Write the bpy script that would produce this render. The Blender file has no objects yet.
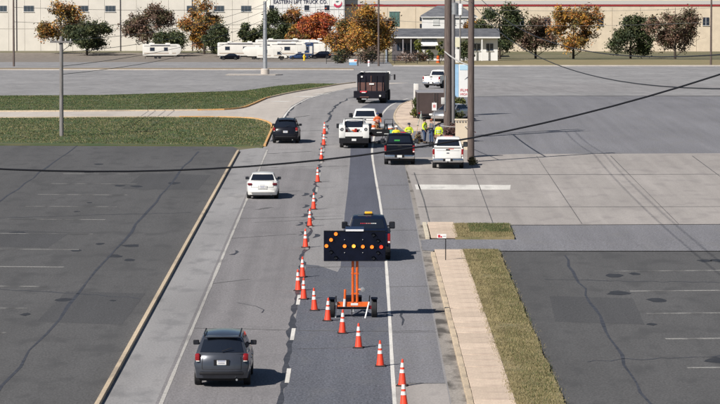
import bpy, bmesh, math, random
from mathutils import Vector, Matrix, noise as mnoise
random.seed(7)
R = math.radians
scene = bpy.context.scene
COL = scene.collection

# ------------------------------------------------------------ camera, sky, sun, exposure
CAM_H = 15.2
cam_d = bpy.data.cameras.new('camera')
cam_d.sensor_width = 36.0
cam_d.lens = 182.0
cam_d.clip_start = 1.0
cam_d.clip_end = 8000.0
cam = bpy.data.objects.new('camera', cam_d)
COL.objects.link(cam)
cam.location = (0, 0, CAM_H)
cam.rotation_euler = (R(90) - math.atan(272.0 / 3640.0), 0, 0)
scene.camera = cam

SUN_TRAVEL = Vector((0.69, 0.70, -0.84)).normalized()
world = bpy.data.worlds.new('World')
scene.world = world
world.use_nodes = True
wn = world.node_tree.nodes
wl = world.node_tree.links
wn.clear()
w_out = wn.new('ShaderNodeOutputWorld')
w_bg = wn.new('ShaderNodeBackground')
w_sky = wn.new('ShaderNodeTexSky')
w_sky.sky_type = 'NISHITA'
w_sky.sun_disc = False
w_sky.sun_elevation = math.asin(-SUN_TRAVEL.z)
w_sky.sun_rotation = math.atan2(-SUN_TRAVEL.x, -SUN_TRAVEL.y)
w_sky.air_density = 0.8
w_sky.dust_density = 0.3
w_sky.ozone_density = 2.0
w_bg.inputs['Strength'].default_value = 0.05
wl.new(w_sky.outputs[0], w_bg.inputs[0])
wl.new(w_bg.outputs[0], w_out.inputs[0])
sun_d = bpy.data.lights.new('sun', 'SUN')
sun_d.energy = 5.0
sun_d.angle = R(0.53)
sun_d.color = (1.0, 0.945, 0.87)
sun = bpy.data.objects.new('sun', sun_d)
COL.objects.link(sun)
sun.rotation_euler = SUN_TRAVEL.to_track_quat('-Z', 'Y').to_euler()
sun.location = (-60, -60, 90)
scene.view_settings.view_transform = 'Standard'
scene.view_settings.look = 'None'
scene.view_settings.gamma = 1.0
scene.view_settings.use_curve_mapping = False
scene.view_settings.exposure = 0.22
scene.render.engine = 'CYCLES'


# ------------------------------------------------------------ terrain profile (the road drops away after the bend)
def ht(y):
    if y < 315: return 0.0
    if y < 335: return -0.014 * (y - 315)
    if y < 860: return -0.28 - 0.028 * (y - 335)
    return -0.28 - 0.028 * 525


# ------------------------------------------------------------ materials
MATS = {}


def pm(name, col, rough=0.6, metal=0.0, var=0.0, scale=4.0, bump=0.0, col2=None, spec=None, coat=0.0, stretch=None, detail=4.0, thresh=None):
    """procedural principled material: two noise-blended tones, optional relief"""
    if name in MATS: return MATS[name]
    m = bpy.data.materials.new(name)
    m.use_nodes = True
    nt = m.node_tree
    b = nt.nodes['Principled BSDF']
    b.inputs['Roughness'].default_value = rough
    b.inputs['Metallic'].default_value = metal
    if spec is not None: b.inputs['Specular IOR Level'].default_value = spec
    if coat: b.inputs['Coat Weight'].default_value = coat; b.inputs['Coat Roughness'].default_value = 0.06
    b.inputs['Base Color'].default_value = (*col, 1)
    if var or col2 or bump:
        tc = nt.nodes.new('ShaderNodeTexCoord')
        mp = nt.nodes.new('ShaderNodeMapping')
        if stretch: mp.inputs['Scale'].default_value = stretch
        nt.links.new(tc.outputs['Object'], mp.inputs[0])
        n = nt.nodes.new('ShaderNodeTexNoise')
        n.inputs['Scale'].default_value = scale
        n.inputs['Detail'].default_value = detail
        n.inputs['Roughness'].default_value = 0.62
        nt.links.new(mp.outputs[0], n.inputs['Vector'])
        r = nt.nodes.new('ShaderNodeValToRGB')
        a = thresh or (0.32, 0.68)
        r.color_ramp.elements[0].position = a[0]
        r.color_ramp.elements[1].position = a[1]
        if col2 is None:
            c1 = tuple(max(0, c * (1 - var)) for c in col)
            c2 = tuple(min(1, c * (1 + var)) for c in col)
        else:
            c1, c2 = col, col2
        r.color_ramp.elements[0].color = (*c1, 1)
        r.color_ramp.elements[1].color = (*c2, 1)
        nt.links.new(n.outputs[0], r.inputs[0])
        nt.links.new(r.outputs[0], b.inputs['Base Color'])
        if bump:
            bp = nt.nodes.new('ShaderNodeBump')
            bp.inputs['Strength'].default_value = bump
            bp.inputs['Distance'].default_value = 0.02
            nt.links.new(n.outputs[0], bp.inputs['Height'])
            nt.links.new(bp.outputs[0], b.inputs['Normal'])
    MATS[name] = m
    return m


def paving(name, base, blotch=0.12, streak=0.10, speck=0.22, stain=None, stain_amt=0.0, rough=0.9, streak_scale=1.5, each=0.0, st=(0.52, 0.66)):
    """weathered paving: speckle of the aggregate, broad blotches, wear that runs along the road"""
    if name in MATS: return MATS[name]
    m = bpy.data.materials.new(name)
    m.use_nodes = True
    nt = m.node_tree
    N, L = nt.nodes, nt.links
    b = N['Principled BSDF']
    b.inputs['Roughness'].default_value = rough
    b.inputs['Specular IOR Level'].default_value = 0.25
    tc = N.new('ShaderNodeTexCoord')

    def noise(sc, vec=(1, 1, 1), det=3.0):
        mp = N.new('ShaderNodeMapping')
        mp.inputs['Scale'].default_value = vec
        L.new(tc.outputs['Object'], mp.inputs[0])
        n = N.new('ShaderNodeTexNoise')
        n.inputs['Scale'].default_value = sc
        n.inputs['Detail'].default_value = det
        L.new(mp.outputs[0], n.inputs['Vector'])
        return n

    def scaled(n, amt):
        r = N.new('ShaderNodeMapRange')
        r.inputs['From Min'].default_value = 0.25
        r.inputs['From Max'].default_value = 0.75
        r.inputs['To Min'].default_value = 1 - amt
        r.inputs['To Max'].default_value = 1 + amt
        L.new(n.outputs[0], r.inputs['Value'])
        return r.outputs[0]

    def mul(a, c):
        q = N.new('ShaderNodeMath')
        q.operation = 'MULTIPLY'
        L.new(a, q.inputs[0])
        L.new(c, q.inputs[1])
        return q.outputs[0]
    f = mul(scaled(noise(0.22, (1, 0.22, 1), 5), blotch), scaled(noise(streak_scale, (1, 0.02, 1), 4), streak))
    f = mul(f, scaled(noise(14.0, (1, 0.35, 1), 2), speck))
    f = mul(f, scaled(noise(70.0, (1, 0.5, 1), 1), speck))
    if each:
        oi = N.new('ShaderNodeObjectInfo')
        q = N.new('ShaderNodeMapRange')
        q.inputs['To Min'].default_value = 1 - each
        q.inputs['To Max'].default_value = 1 + each
        L.new(oi.outputs['Random'], q.inputs['Value'])
        f = mul(f, q.outputs[0])
    mx = N.new('ShaderNodeVectorMath')
    mx.operation = 'SCALE'
    mx.inputs[0].default_value = base
    L.new(f, mx.inputs['Scale'])
    out = mx.outputs[0]
    if stain:
        sn = noise(0.9, (1, 0.35, 1), 6)
        rr = N.new('ShaderNodeValToRGB')
        rr.color_ramp.elements[0].position = st[0]
        rr.color_ramp.elements[1].position = st[1]
        rr.color_ramp.elements[1].color = (stain_amt,) * 3 + (1,)
        L.new(sn.outputs[0], rr.inputs[0])
        mm = N.new('ShaderNodeMix')
        mm.data_type = 'RGBA'
        L.new(rr.outputs[0], mm.inputs['Factor'])
        L.new(out, mm.inputs['A'])
        mm.inputs['B'].default_value = (*stain, 1)
        out = mm.outputs['Result']
    L.new(out, b.inputs['Base Color'])
    bp = N.new('ShaderNodeBump')
    bp.inputs['Strength'].default_value = 0.35
    bp.inputs['Distance'].default_value = 0.01
    bn = noise(45.0, (1, 1, 1), 2)
    L.new(bn.outputs[0], bp.inputs['Height'])
    L.new(bp.outputs[0], b.inputs['Normal'])
    MATS[name] = m
    return m


def emit(name, col, strength):
    if name in MATS: return MATS[name]
    m = bpy.data.materials.new(name)
    m.use_nodes = True
    b = m.node_tree.nodes['Principled BSDF']
    b.inputs['Base Color'].default_value = (*col, 1)
    b.inputs['Emission Color'].default_value = (*col, 1)
    b.inputs['Emission Strength'].default_value = strength
    MATS[name] = m
    return m


def cloth_wear(name, col, dirt):
    return pm(name, col, 0.85, var=dirt, scale=9, bump=0.2)


road_light = paving('road_worn_asphalt', (0.277, 0.268, 0.270), 0.10, 0.13, 0.22, stain=(0.17, 0.165, 0.165), stain_amt=0.30)
road_mid = paving('road_old_patch_asphalt', (0.104, 0.109, 0.137), 0.12, 0.12, 0.24, stain=(0.085, 0.09, 0.11), stain_amt=0.3)
road_dark = paving('road_new_asphalt', (0.121, 0.127, 0.150), 0.10, 0.14, 0.42, stain=(0.16, 0.16, 0.165), stain_amt=0.3)
shoulder_m = paving('shoulder_asphalt', (0.198, 0.197, 0.212), 0.14, 0.10, 0.30, stain=(0.2, 0.195, 0.19), stain_amt=0.3)
road_left = paving('left_lane_asphalt', (0.218, 0.209, 0.214), 0.10, 0.14, 0.24, stain=(0.16, 0.155, 0.16), stain_amt=0.35)
cross_m = paving('cross_road_asphalt', (0.288, 0.282, 0.284), 0.16, 0.05, 0.15, stain=(0.16, 0.16, 0.165), stain_amt=0.5)
lot_m = paving('lot_asphalt', (0.100, 0.099, 0.100), 0.14, 0.06, 0.25, stain=(0.07, 0.07, 0.072), stain_amt=0.6)
concrete_m = paving('concrete', (0.50, 0.455, 0.41), 0.10, 0.05, 0.10, stain=(0.36, 0.33, 0.31), stain_amt=0.35)
apron_m = paving('apron_concrete', (0.352, 0.326, 0.308), 0.13, 0.10, 0.12, stain=(0.25, 0.23, 0.225), stain_amt=0.45)
gutter_m = paving('gutter_concrete', (0.30, 0.275, 0.25), 0.15, 0.10, 0.2, stain=(0.06, 0.055, 0.05), stain_amt=0.85, st=(.46, .60))
slab_m = paving('sidewalk_concrete', (0.62, 0.50, 0.395), 0.13, 0.07, 0.12, stain=(0.42, 0.33, 0.27), stain_amt=0.75, each=0.10, st=(.48, .64))
kerb_m = paving('kerb_concrete', (0.56, 0.455, 0.33), 0.14, 0.06, 0.16, stain=(0.26, 0.22, 0.18), stain_amt=0.6, each=0.08)
kerb_pale_m = paving('kerb_pale', (0.62, 0.55, 0.43), 0.1, 0.05, 0.14, stain=(0.35, 0.3, 0.25), stain_amt=0.4)
kerb_yellow_m = paving('kerb_yellow_paint', (0.62, 0.36, 0.15), 0.15, 0.05, 0.2, stain=(0.4, 0.33, 0.26), stain_amt=0.8)
paint_m = paving('road_paint_white', (0.66, 0.64, 0.60), 0.12, 0.08, 0.12, stain=(0.33, 0.32, 0.31), stain_amt=0.45)
paint_faint = paving('road_paint_worn', (0.44, 0.425, 0.40), 0.15, 0.08, 0.2, stain=(0.25, 0.24, 0.235), stain_amt=0.8)
lot_patch = paving('lot_patch_asphalt', (0.080, 0.080, 0.083), 0.12, 0.06, 0.25)
lot_paint = paving('lot_paint_worn', (0.26, 0.255, 0.245), 0.2, 0.08, 0.25, stain=(0.08, 0.08, 0.08), stain_amt=0.9, st=(.44, .6))
tar_m = pm('tar_seal', (0.055, 0.055, 0.062), 0.55, var=0.4, scale=2.0)
crack_m = pm('hairline_crack', (0.12, 0.117, 0.117), 0.9, var=0.35, scale=1.2)
soil_m = pm('dry_verge_soil', (0.26, 0.20, 0.125), 0.95, var=0.3, scale=0.9, bump=0.4)
turf_m = pm('turf_ground', (0.055, 0.085, 0.030), 0.95, col2=(0.15, 0.125, 0.065), scale=0.35, thresh=(.42, .74), bump=0.4, detail=8)
ground_m = pm('open_ground', (0.17, 0.15, 0.09), 0.95, col2=(0.10, 0.105, 0.05), scale=0.06, bump=0.3)
gravel_m = pm('gravel_yard', (0.22, 0.19, 0.16), 0.95, var=0.3, scale=0.8, bump=0.4)

tyre_m = pm('tyre_rubber', (0.018, 0.018, 0.02), 0.8, var=0.3, scale=6)
rim_m = pm('alloy', (0.5, 0.5, 0.52), 0.3, 0.9)
glass_m = pm('car_glass', (0.012, 0.016, 0.026), 0.04, 0.0, spec=0.6)
glass_blue = pm('window_glass', (0.02, 0.03, 0.05), 0.08, spec=0.6)
black_plastic = pm('black_plastic', (0.012, 0.012, 0.015), 0.6, var=0.2, scale=5, spec=0.25)
under_m = pm('underbody', (0.012, 0.012, 0.014), 0.8)
chrome_m = pm('chrome', (0.62, 0.62, 0.64), 0.18, 1.0, var=0.1, scale=3)
steel_m = pm('galvanised_steel', (0.45, 0.46, 0.47), 0.45, 0.7, var=0.15, scale=5)
red_lens = pm('red_lens', (0.26, 0.010, 0.014), 0.12, spec=0.6)
white_lens = pm('white_lens', (0.75, 0.74, 0.70), 0.15)
amber_lens = pm('amber_lens', (0.85, 0.36, 0.03), 0.2)
plate_m = pm('plate_white', (0.75, 0.75, 0.74), 0.5)
white_paint = pm('white_paint', (0.80, 0.79, 0.76), 0.28, var=0.04, scale=1.4, coat=0.5)
navy_paint = pm('navy_paint', (0.008, 0.014, 0.034), 0.3, 0.0, var=0.15, scale=2, coat=0.10, spec=0.18)
black_paint = pm('black_paint', (0.004, 0.005, 0.010), 0.3, 0.0, var=0.2, scale=2, coat=0.08, spec=0.16)
dark_grey_paint = pm('dark_grey_paint', (0.010, 0.011, 0.018), 0.3, 0.0, var=0.2, scale=2, coat=0.12, spec=0.2)
silver_grey_paint = pm('grey_paint', (0.055, 0.062, 0.080), 0.28, 0.3, var=0.1, scale=2, coat=0.7)
silver_paint = pm('silver_paint', (0.42, 0.43, 0.45), 0.25, 0.6, var=0.1, scale=2, coat=0.6)
blue_paint = pm('blue_paint', (0.025, 0.055, 0.14), 0.3, var=0.2, scale=2)
orange_paint = pm('orange_paint', (0.72, 0.125, 0.018), 0.45, var=0.18, scale=5)
cone_m = pm('cone_orange', (0.84, 0.058, 0.020), 0.55, col2=(0.62, 0.062, 0.030), scale=7, detail=8, thresh=(.45, .8))
cone_refl = pm('cone_reflective', (0.84, 0.82, 0.79), 0.4, col2=(0.55, 0.52, 0.50), scale=9, detail=8, thresh=(.5, .85))
cone_base_m = pm('cone_base', (0.03, 0.022, 0.02), 0.8)
board_m = pm('board_black', (0.004, 0.006, 0.016), 0.7, var=0.3, scale=3, spec=0.12)
lamp_on = emit('lamp_lit_amber', (1.0, 0.24, 0.03), 1.25)
lamp_hot = emit('lamp_lit_yellow', (1.0, 0.42, 0.06), 1.6)
lamp_red = emit('lamp_lit_red', (1.0, 0.07, 0.03), 1.0)
lamp_off = pm('lamp_dark', (0.04, 0.045, 0.06), 0.3)
wood_m = pm('pole_wood', (0.085, 0.062, 0.055), 0.9, col2=(0.16, 0.125, 0.11), scale=3, stretch=(6, 6, 0.5), bump=0.5)
wood_grey = pm('pole_wood_grey', (0.16, 0.15, 0.15), 0.9, col2=(0.26, 0.245, 0.24), scale=3, stretch=(6, 6, 0.5), bump=0.5)
wire_m = pm('wire', (0.012, 0.013, 0.018), 0.6)
wire_grey = pm('wire_grey', (0.18, 0.18, 0.18), 0.6)
wire_pale = pm('wire_pale', (0.55, 0.53, 0.5), 0.5)
hivis = pm('hivis_yellow', (0.62, 0.80, 0.03), 0.8, var=0.12, scale=9)
hivis_y = pm('hivis_warm_yellow', (0.85, 0.74, 0.03), 0.8, var=0.1, scale=9)
hivis_tape = pm('hivis_tape', (0.6, 0.6, 0.58), 0.4)
denim = pm('denim', (0.045, 0.075, 0.15), 0.9, var=0.25, scale=9)
khaki = pm('khaki', (0.40, 0.25, 0.13), 0.9, var=0.2, scale=9)
grey_cloth = pm('grey_cloth', (0.13, 0.135, 0.15), 0.9, var=0.2, scale=9)
dark_cloth = pm('dark_cloth', (0.025, 0.03, 0.045), 0.9, var=0.2, scale=9)
orange_cloth = pm('orange_cloth', (0.75, 0.15, 0.05), 0.85, var=0.15, scale=9)
skin_m = pm('skin', (0.45, 0.26, 0.18), 0.6, var=0.08, scale=12)
hair_m = pm('hair', (0.03, 0.022, 0.018), 0.7, var=0.2, scale=20)
boot_m = pm('boot', (0.05, 0.035, 0.025), 0.8)
brown_wall = pm('brown_metal', (0.060, 0.042, 0.040), 0.6, var=0.15, scale=1.2)
cream_wall = pm('cream_render', (0.66, 0.56, 0.43), 0.85, var=0.08, scale=0.6)
cream_pale = pm('cream_pale_render', (0.70, 0.66, 0.59), 0.85, var=0.06, scale=0.3)
white_wall = pm('white_cladding', (0.74, 0.735, 0.72), 0.7, var=0.05, scale=0.3)
red_trim = pm('red_trim', (0.30, 0.025, 0.03), 0.6, var=0.15, scale=0.6)
roof_grey = pm('roof_shingle', (0.085, 0.09, 0.105), 0.9, col2=(0.17, 0.175, 0.19), scale=1.6, stretch=(0.4, 1, 1))
sign_ink = pm('sign_ink', (0.02, 0.025, 0.07), 0.6)
sign_red = pm('sign_red', (0.55, 0.03, 0.05), 0.5)
sign_white = pm('sign_white', (0.78, 0.78, 0.77), 0.5, var=0.04, scale=2)
sign_blue = pm('sign_blue_pale', (0.32, 0.52, 0.72), 0.5, var=0.1, scale=2)
green_glass = pm('green_panel', (0.10, 0.19, 0.17), 0.25, var=0.3, scale=0.6)
mint_m = pm('mint_plastic', (0.12, 0.42, 0.30), 0.5, var=0.1, scale=4)
bark_m = pm('bark', (0.06, 0.045, 0.035), 0.95, var=0.4, scale=4, bump=0.5)


# ------------------------------------------------------------ mesh builder
class MB:
    def __init__(self):
        self.v = []
        self.f = []

    def add(self, vs, fs):
        o = len(self.v)
        self.v += [tuple(p) for p in vs]
        self.f += [tuple(i + o for i in f) for f in fs]
        return self

    def box(self, c, s, bev=0.0, rz=0.0, rx=0.0, taper=(1, 1)):
        hx, hy, hz = s[0] / 2, s[1] / 2, s[2] / 2
        bm = bmesh.new()
        vs = []
        for z in (-hz, hz):
            t = taper if z > 0 else (1, 1)
            for x, y in ((-hx, -hy), (hx, -hy), (hx, hy), (-hx, hy)):
                vs.append(bm.verts.new((x * t[0], y * t[1], z)))
        for f in ((0, 3, 2, 1), (4, 5, 6, 7), (0, 1, 5, 4), (1, 2, 6, 5), (2, 3, 7, 6), (3, 0, 4, 7)):
            bm.faces.new([vs[i] for i in f])
        if bev: bmesh.ops.bevel(bm, geom=bm.edges[:], offset=bev, segments=2, profile=0.5, affect='EDGES')
        M = Matrix.Translation(c) @ Matrix.Rotation(rz, 4, 'Z') @ Matrix.Rotation(rx, 4, 'X')
        bm.verts.index_update()
        self.add([M @ v.co for v in bm.verts], [[v.index for v in f.verts] for f in bm.faces])
        bm.free()
        return self

    def tube(self, pts, r, n=8, r2=None, caps=True):
        pts = [Vector(p) for p in pts]
        m = len(pts)
        rings = []
        up0 = None
        for i, p in enumerate(pts):
            d = (pts[min(i + 1, m - 1)] - pts[max(i - 1, 0)]).normalized()
            if up0 is None:
                up0 = Vector((0, 0, 1)) if abs(d.z) < 0.9 else Vector((1, 0, 0))
            a = d.cross(up0).normalized()
            b = a.cross(d).normalized()
            up0 = b
            if isinstance(r, (list, tuple)): rr = r[i]
            else: rr = r if r2 is None else r + (r2 - r) * i / (m - 1)
            rings.append([p + (a * math.cos(2 * math.pi * k / n) + b * math.sin(2 * math.pi * k / n)) * rr for k in range(n)])
        vs = [q for ring in rings for q in ring]
        fs = []
        for i in range(m - 1):
            for k in range(n):
                fs.append((i * n + k, i * n + (k + 1) % n, (i + 1) * n + (k + 1) % n, (i + 1) * n + k))
        if caps:
            fs.append(tuple(range(n - 1, -1, -1)))
            fs.append(tuple((m - 1) * n + k for k in range(n)))
        return self.add(vs, fs)

    def lathe(self, prof, n=20, axis='Z', c=(0, 0, 0)):
        vs, fs = [], []
        for r, z in prof:
            for k in range(n):
                a = 2 * math.pi * k / n
                p = (r * math.cos(a), r * math.sin(a), z)
                if axis == 'X': p = (p[2], p[0], p[1])
                if axis == 'Y': p = (p[0], p[2], p[1])
                vs.append((p[0] + c[0], p[1] + c[1], p[2] + c[2]))
        for i in range(len(prof) - 1):
            for k in range(n):
                fs.append((i * n + k, i * n + (k + 1) % n, (i + 1) * n + (k + 1) % n, (i + 1) * n + k))
        fs.append(tuple(range(n - 1, -1, -1)))
        fs.append(tuple((len(prof) - 1) * n + k for k in range(n)))
        return self.add(vs, fs)

    def panel(self, pts, t=0.01):
        """polygon thickened along its normal"""
        P = [Vector(p) for p in pts]
        nrm = Vector((0, 0, 0))
        for i in range(len(P)):
            nrm += P[i].cross(P[(i + 1) % len(P)])
        nrm.normalize()
        n = len(P)
        vs = P + [p + nrm * t for p in P]
        fs = [tuple(range(n - 1, -1, -1)), tuple(range(n, 2 * n))]
        for i in range(n):
            fs.append((i, (i + 1) % n, n + (i + 1) % n, n + i))
        return self.add(vs, fs)

    def prism(self, prof, x0, x1):
        """outline in y,z pushed along x"""
        n = len(prof)
        vs = [(x0, y, z) for y, z in prof] + [(x1, y, z) for y, z in prof]
        fs = [tuple(range(n)), tuple(range(2 * n - 1, n - 1, -1))]
        for i in range(n):
            fs.append((i, n + i, n + (i + 1) % n, (i + 1) % n))
        return self.add(vs, fs)

    def mesh(self, name, smooth=None):
        me = bpy.data.meshes.new(name)
        me.from_pydata(self.v, [], self.f)
        bm = bmesh.new()
        bm.from_mesh(me)
        bmesh.ops.recalc_face_normals(bm, faces=bm.faces[:])
        bm.to_mesh(me)
        bm.free()
        if smooth:
            me.polygons.foreach_set('use_smooth', [True] * len(me.polygons))
            me.set_sharp_from_angle(angle=R(smooth))
        me.update()
        return me

    def build(self, name, mat, parent=None, loc=(0, 0, 0), smooth=None):
        return link(name, self.mesh(name, smooth), mat, parent, loc)


def link(name, me, mat, parent=None, loc=(0, 0, 0)):
    if mat and not me.materials: me.materials.append(mat)
    o = bpy.data.objects.new(name, me)
    COL.objects.link(o)
    o.location = loc
    if parent: o.parent = parent
    return o


def tag(o, label=None, cat=None, group=None, kind=None):
    if label: o['label'] = label
    if cat: o['category'] = cat
    if group: o['group'] = group
    if kind: o['kind'] = kind
    return o


def thing(name, label, cat, loc=(0, 0, 0), rz=0.0, group=None):
    o = bpy.data.objects.new(name, None)
    o.empty_display_size = 0.2
    COL.objects.link(o)
    o.location = loc
    o.rotation_euler = (0, 0, rz)
    return tag(o, label, cat, group)


def copy_tree(o, parent=None):
    c = o.copy()
    COL.objects.link(c)
    c.parent = parent
    for ch in o.children:
        copy_tree(ch, c)
    return c


def struct(o):
    o['kind'] = 'structure'
    return o


# ------------------------------------------------------------ ground sheets
def sheet(name, poly, off, mat, parent=None):
    """flat outline in x,y laid on the terrain, off metres above it"""
    bm = bmesh.new()
    bm.faces.new([bm.verts.new((x, y, 0)) for x, y in poly])
    for yy in (315, 325, 335, 860):
        bmesh.ops.bisect_plane(bm, geom=bm.verts[:] + bm.edges[:] + bm.faces[:], plane_co=(0, yy, 0), plane_no=(0, 1, 0))
    bmesh.ops.triangulate(bm, faces=bm.faces[:])
    for v in bm.verts: v.co.z = ht(v.co.y) + off
    for f in bm.faces:
        f.normal_update()
        if f.normal.z < 0: f.normal_flip()
    if off > 0.025:
        be = [e for e in bm.edges if len(e.link_faces) == 1]
        ex = bmesh.ops.extrude_edge_only(bm, edges=be)
        for v in [g for g in ex['geom'] if isinstance(g, bmesh.types.BMVert)]: v.co.z -= off + 0.05
        bmesh.ops.recalc_face_normals(bm, faces=bm.faces[:])
    me = bpy.data.meshes.new(name)
    bm.to_mesh(me)
    bm.free()
    return link(name, me, mat, parent)


def densify(pts, step):
    out = []
    for (x0, y0), (x1, y1) in zip(pts[:-1], pts[1:]):
        n = max(1, int(math.hypot(x1 - x0, y1 - y0) / step))
        for i in range(n):
            t = i / n
            out.append((x0 + (x1 - x0) * t, y0 + (y1 - y0) * t))
    out.append(pts[-1])
    return out


def smooth_line(pts, it=2):
    for _ in range(it):
        q = [pts[0]]
        for a, b in zip(pts[:-1], pts[1:]):
            q.append((a[0] * .75 + b[0] * .25, a[1] * .75 + b[1] * .25))
            q.append((a[0] * .25 + b[0] * .75, a[1] * .25 + b[1] * .75))
        q.append(pts[-1])
        pts = q
    return pts


def ribbon(name, pts, width, off, mat, parent=None, height=0.0, wig=0.0, wvar=0.0, rnd=None):
    """a strip along a line: flat marking (height 0) or kerb"""
    n = len(pts)
    vs, fs = [], []
    rnd = rnd or random
    for i, (x, y) in enumerate(pts):
        a = pts[max(i - 1, 0)]
        b = pts[min(i + 1, n - 1)]
        dx, dy = b[0] - a[0], b[1] - a[1]
        l = math.hypot(dx, dy) or 1
        nx, ny = dy / l, -dx / l
        w = width / 2 * (1 + rnd.uniform(-wvar, wvar))
        sh = rnd.uniform(-wig, wig)
        for s in (-1, 1):
            px, py = x + nx * (w * s + sh), y + ny * (w * s + sh)
            vs.append((px, py, ht(py) + off))
            if height: vs.append((px - nx * 0.015 * s, py - ny * 0.015 * s, ht(py) + off + height))
    k = 4 if height else 2
    for i in range(n - 1):
        a, b = i * k, (i + 1) * k
        if height:
            fs += [(a, b, b + 1, a + 1), (a + 1, b + 1, b + 3, a + 3), (a + 3, b + 3, b + 2, a + 2)]
        else:
            fs.append((a, a + 1, b + 1, b))
    if height:
        fs += [(0, 1, 3, 2), ((n - 1) * 4 + 2, (n - 1) * 4 + 3, (n - 1) * 4 + 1, (n - 1) * 4)]
    mb = MB().add(vs, fs)
    o = mb.build(name, mat, parent)
    if not height:
        for p in o.data.polygons:
            pass
    return o


# the open ground to the horizon
rows = [-300, 0, 200, 315, 325, 335, 500, 700, 860, 1200, 2000, 5000]
gv, gf = [], []
for yy in rows:
    for xx in (-2500, -60, 60, 2500): gv.append((xx, yy, ht(yy) - 0.03))
for i in range(len(rows) - 1):
    for j in range(3): gf.append((i * 4 + j, i * 4 + j + 1, i * 4 + 5 + j, i * 4 + 4 + j))
struct(MB().add(gv, gf).build('ground', ground_m))

left_edge = smooth_line([(-6.6, -60), (-6.6, 270), (-6.5, 290), (-6.25, 305), (-5.95, 315), (-5.1, 334), (-3.55, 366), (-1.1, 399), (3, 425), (12, 450)], 2)
right_edge = smooth_line([(2.95, -60), (2.95, 262), (2.86, 285), (2.70, 297), (3.05, 308), (3.5, 316), (4.1, 323), (5.0, 330), (7.0, 341), (12, 356), (30, 385), (60, 410)], 2)

lot_left = struct(sheet('parking_lot_left', [(-90, -60), (-8.3, -60), (-8.3, 252), (-9, 256), (-90, 262)], -0.012, lot_m))
struct(sheet('road_shoulder', [(-8.32, -60), (-6.5, -60), (-6.5, 256), (-8.32, 252)], 0.0, cross_m))
kerb_l = struct(ribbon('kerb_left', [(-8.4, 60), (-8.4, 196), (-8.38, 250)], 0.18, 0.0, kerb_m, height=0.13))
lot_right = struct(sheet('parking_lot_right', [(6.6, -60), (95, -60), (95, 352), (14, 350), (6.8, 338), (6.6, 187)], -0.012, lot_m))
yard_r = struct(sheet('side_street', [(2.9, 177.8), (70, 180), (70, 345), (14, 349), (6.4, 338), (3.2, 300), (2.9, 286)], -0.008, shoulder_m))
cross = struct(sheet('cross_road', [(-260, 335), (-60, 340), (-25, 353), (-11.9, 378), (-9.1, 413), (-6.0, 433), (-2.4, 430), (-1, 400), (4, 372), (6, 337), (14, 350), (260, 352), (260, 589), (-260, 589)], 0.0, cross_m))
road = struct(sheet('road', left_edge + right_edge[::-1], 0.004, road_light))
gore_lo = smooth_line([(-6.75, 277), (-6.85, 284), (-7.6, 290), (-9.0, 294.5), (-14, 296), (-40, 293), (-120, 285)], 2)
gore_up = smooth_line([(-120, 296), (-40, 304), (-12.5, 306.5), (-9.9, 310), (-9.3, 320), (-8.7, 334), (-7.05, 366), (-4.4, 398), (-2.35, 426), (-0.6, 440)], 2)
gore_s = gore_lo + gore_up
gore_poly = gore_lo + gore_up + [(6, 441), (3, 425.5), (-1.1, 399.5), (-3.5, 367), (-5.05, 335), (-5.9, 316), (-6.2, 305), (-6.45, 290)]
gore_o = struct(sheet('gore_pavement', gore_poly, 0.008, concrete_m))

# far lanes and verges beyond the crossing
struct(sheet('far_verge', [(-260, 589.05), (-1, 589.05), (-1, 622), (-260, 622)], 0.03, soil_m))
struct(sheet('far_road', [(-260, 621.9), (-1, 621.9), (-1, 589.05), (260, 589.05), (260, 655), (6, 655), (6, 748), (-260, 748)], 0.004, cross_m))
struct(sheet('far_lawn', [(6, 655.2), (260, 655.2), (260, 810), (6, 810)], 0.02, pm('dry_lawn', (0.30, 0.23, 0.12), 0.95, col2=(0.20, 0.18, 0.09), scale=0.25)))
struct(sheet('storage_yard', [(-260, 748.1), (5.9, 748.1), (5.9, 899), (-260, 899)], 0.0, gravel_m))

# resurfaced parts of the road, the lane joint, the cracks and the painted lines
lane_patch = sheet('asphalt_patch', [(-2.5, -60), (1.05, -60), (1.12, 163.5), (-0.9, 163.5), (-1.0, 161.5), (-1.9, 164.6), (-2.52, 165.2)], 0.008, road_dark, road)
strip_patch = sheet('asphalt_patch', [(-0.88, 163.6), (1.12, 163.6), (1.15, 190), (0.95, 218), (0.76, 240), (0.72, 250), (0.85, 263), (1.05, 278), (1.42, 292), (2.0, 308), (2.9, 323), (1.0, 323), (0.15, 313), (-0.34, 300), (-0.6, 280), (-0.65, 262), (-0.66, 236), (-0.72, 213), (-0.82, 195)], 0.008, road_mid, road)
sh = sheet('shoulder_patch', [(1.06, 121.6), (2.86, 121.6), (2.9, 262), (2.8, 285), (2.68, 297), (3.0, 308), (2.1, 308), (1.5, 292), (1.12, 278), (0.9, 263), (0.8, 250), (0.83, 240), (1.03, 218), (1.2, 190), (1.18, 163)], 0.008, shoulder_m, road)

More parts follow.
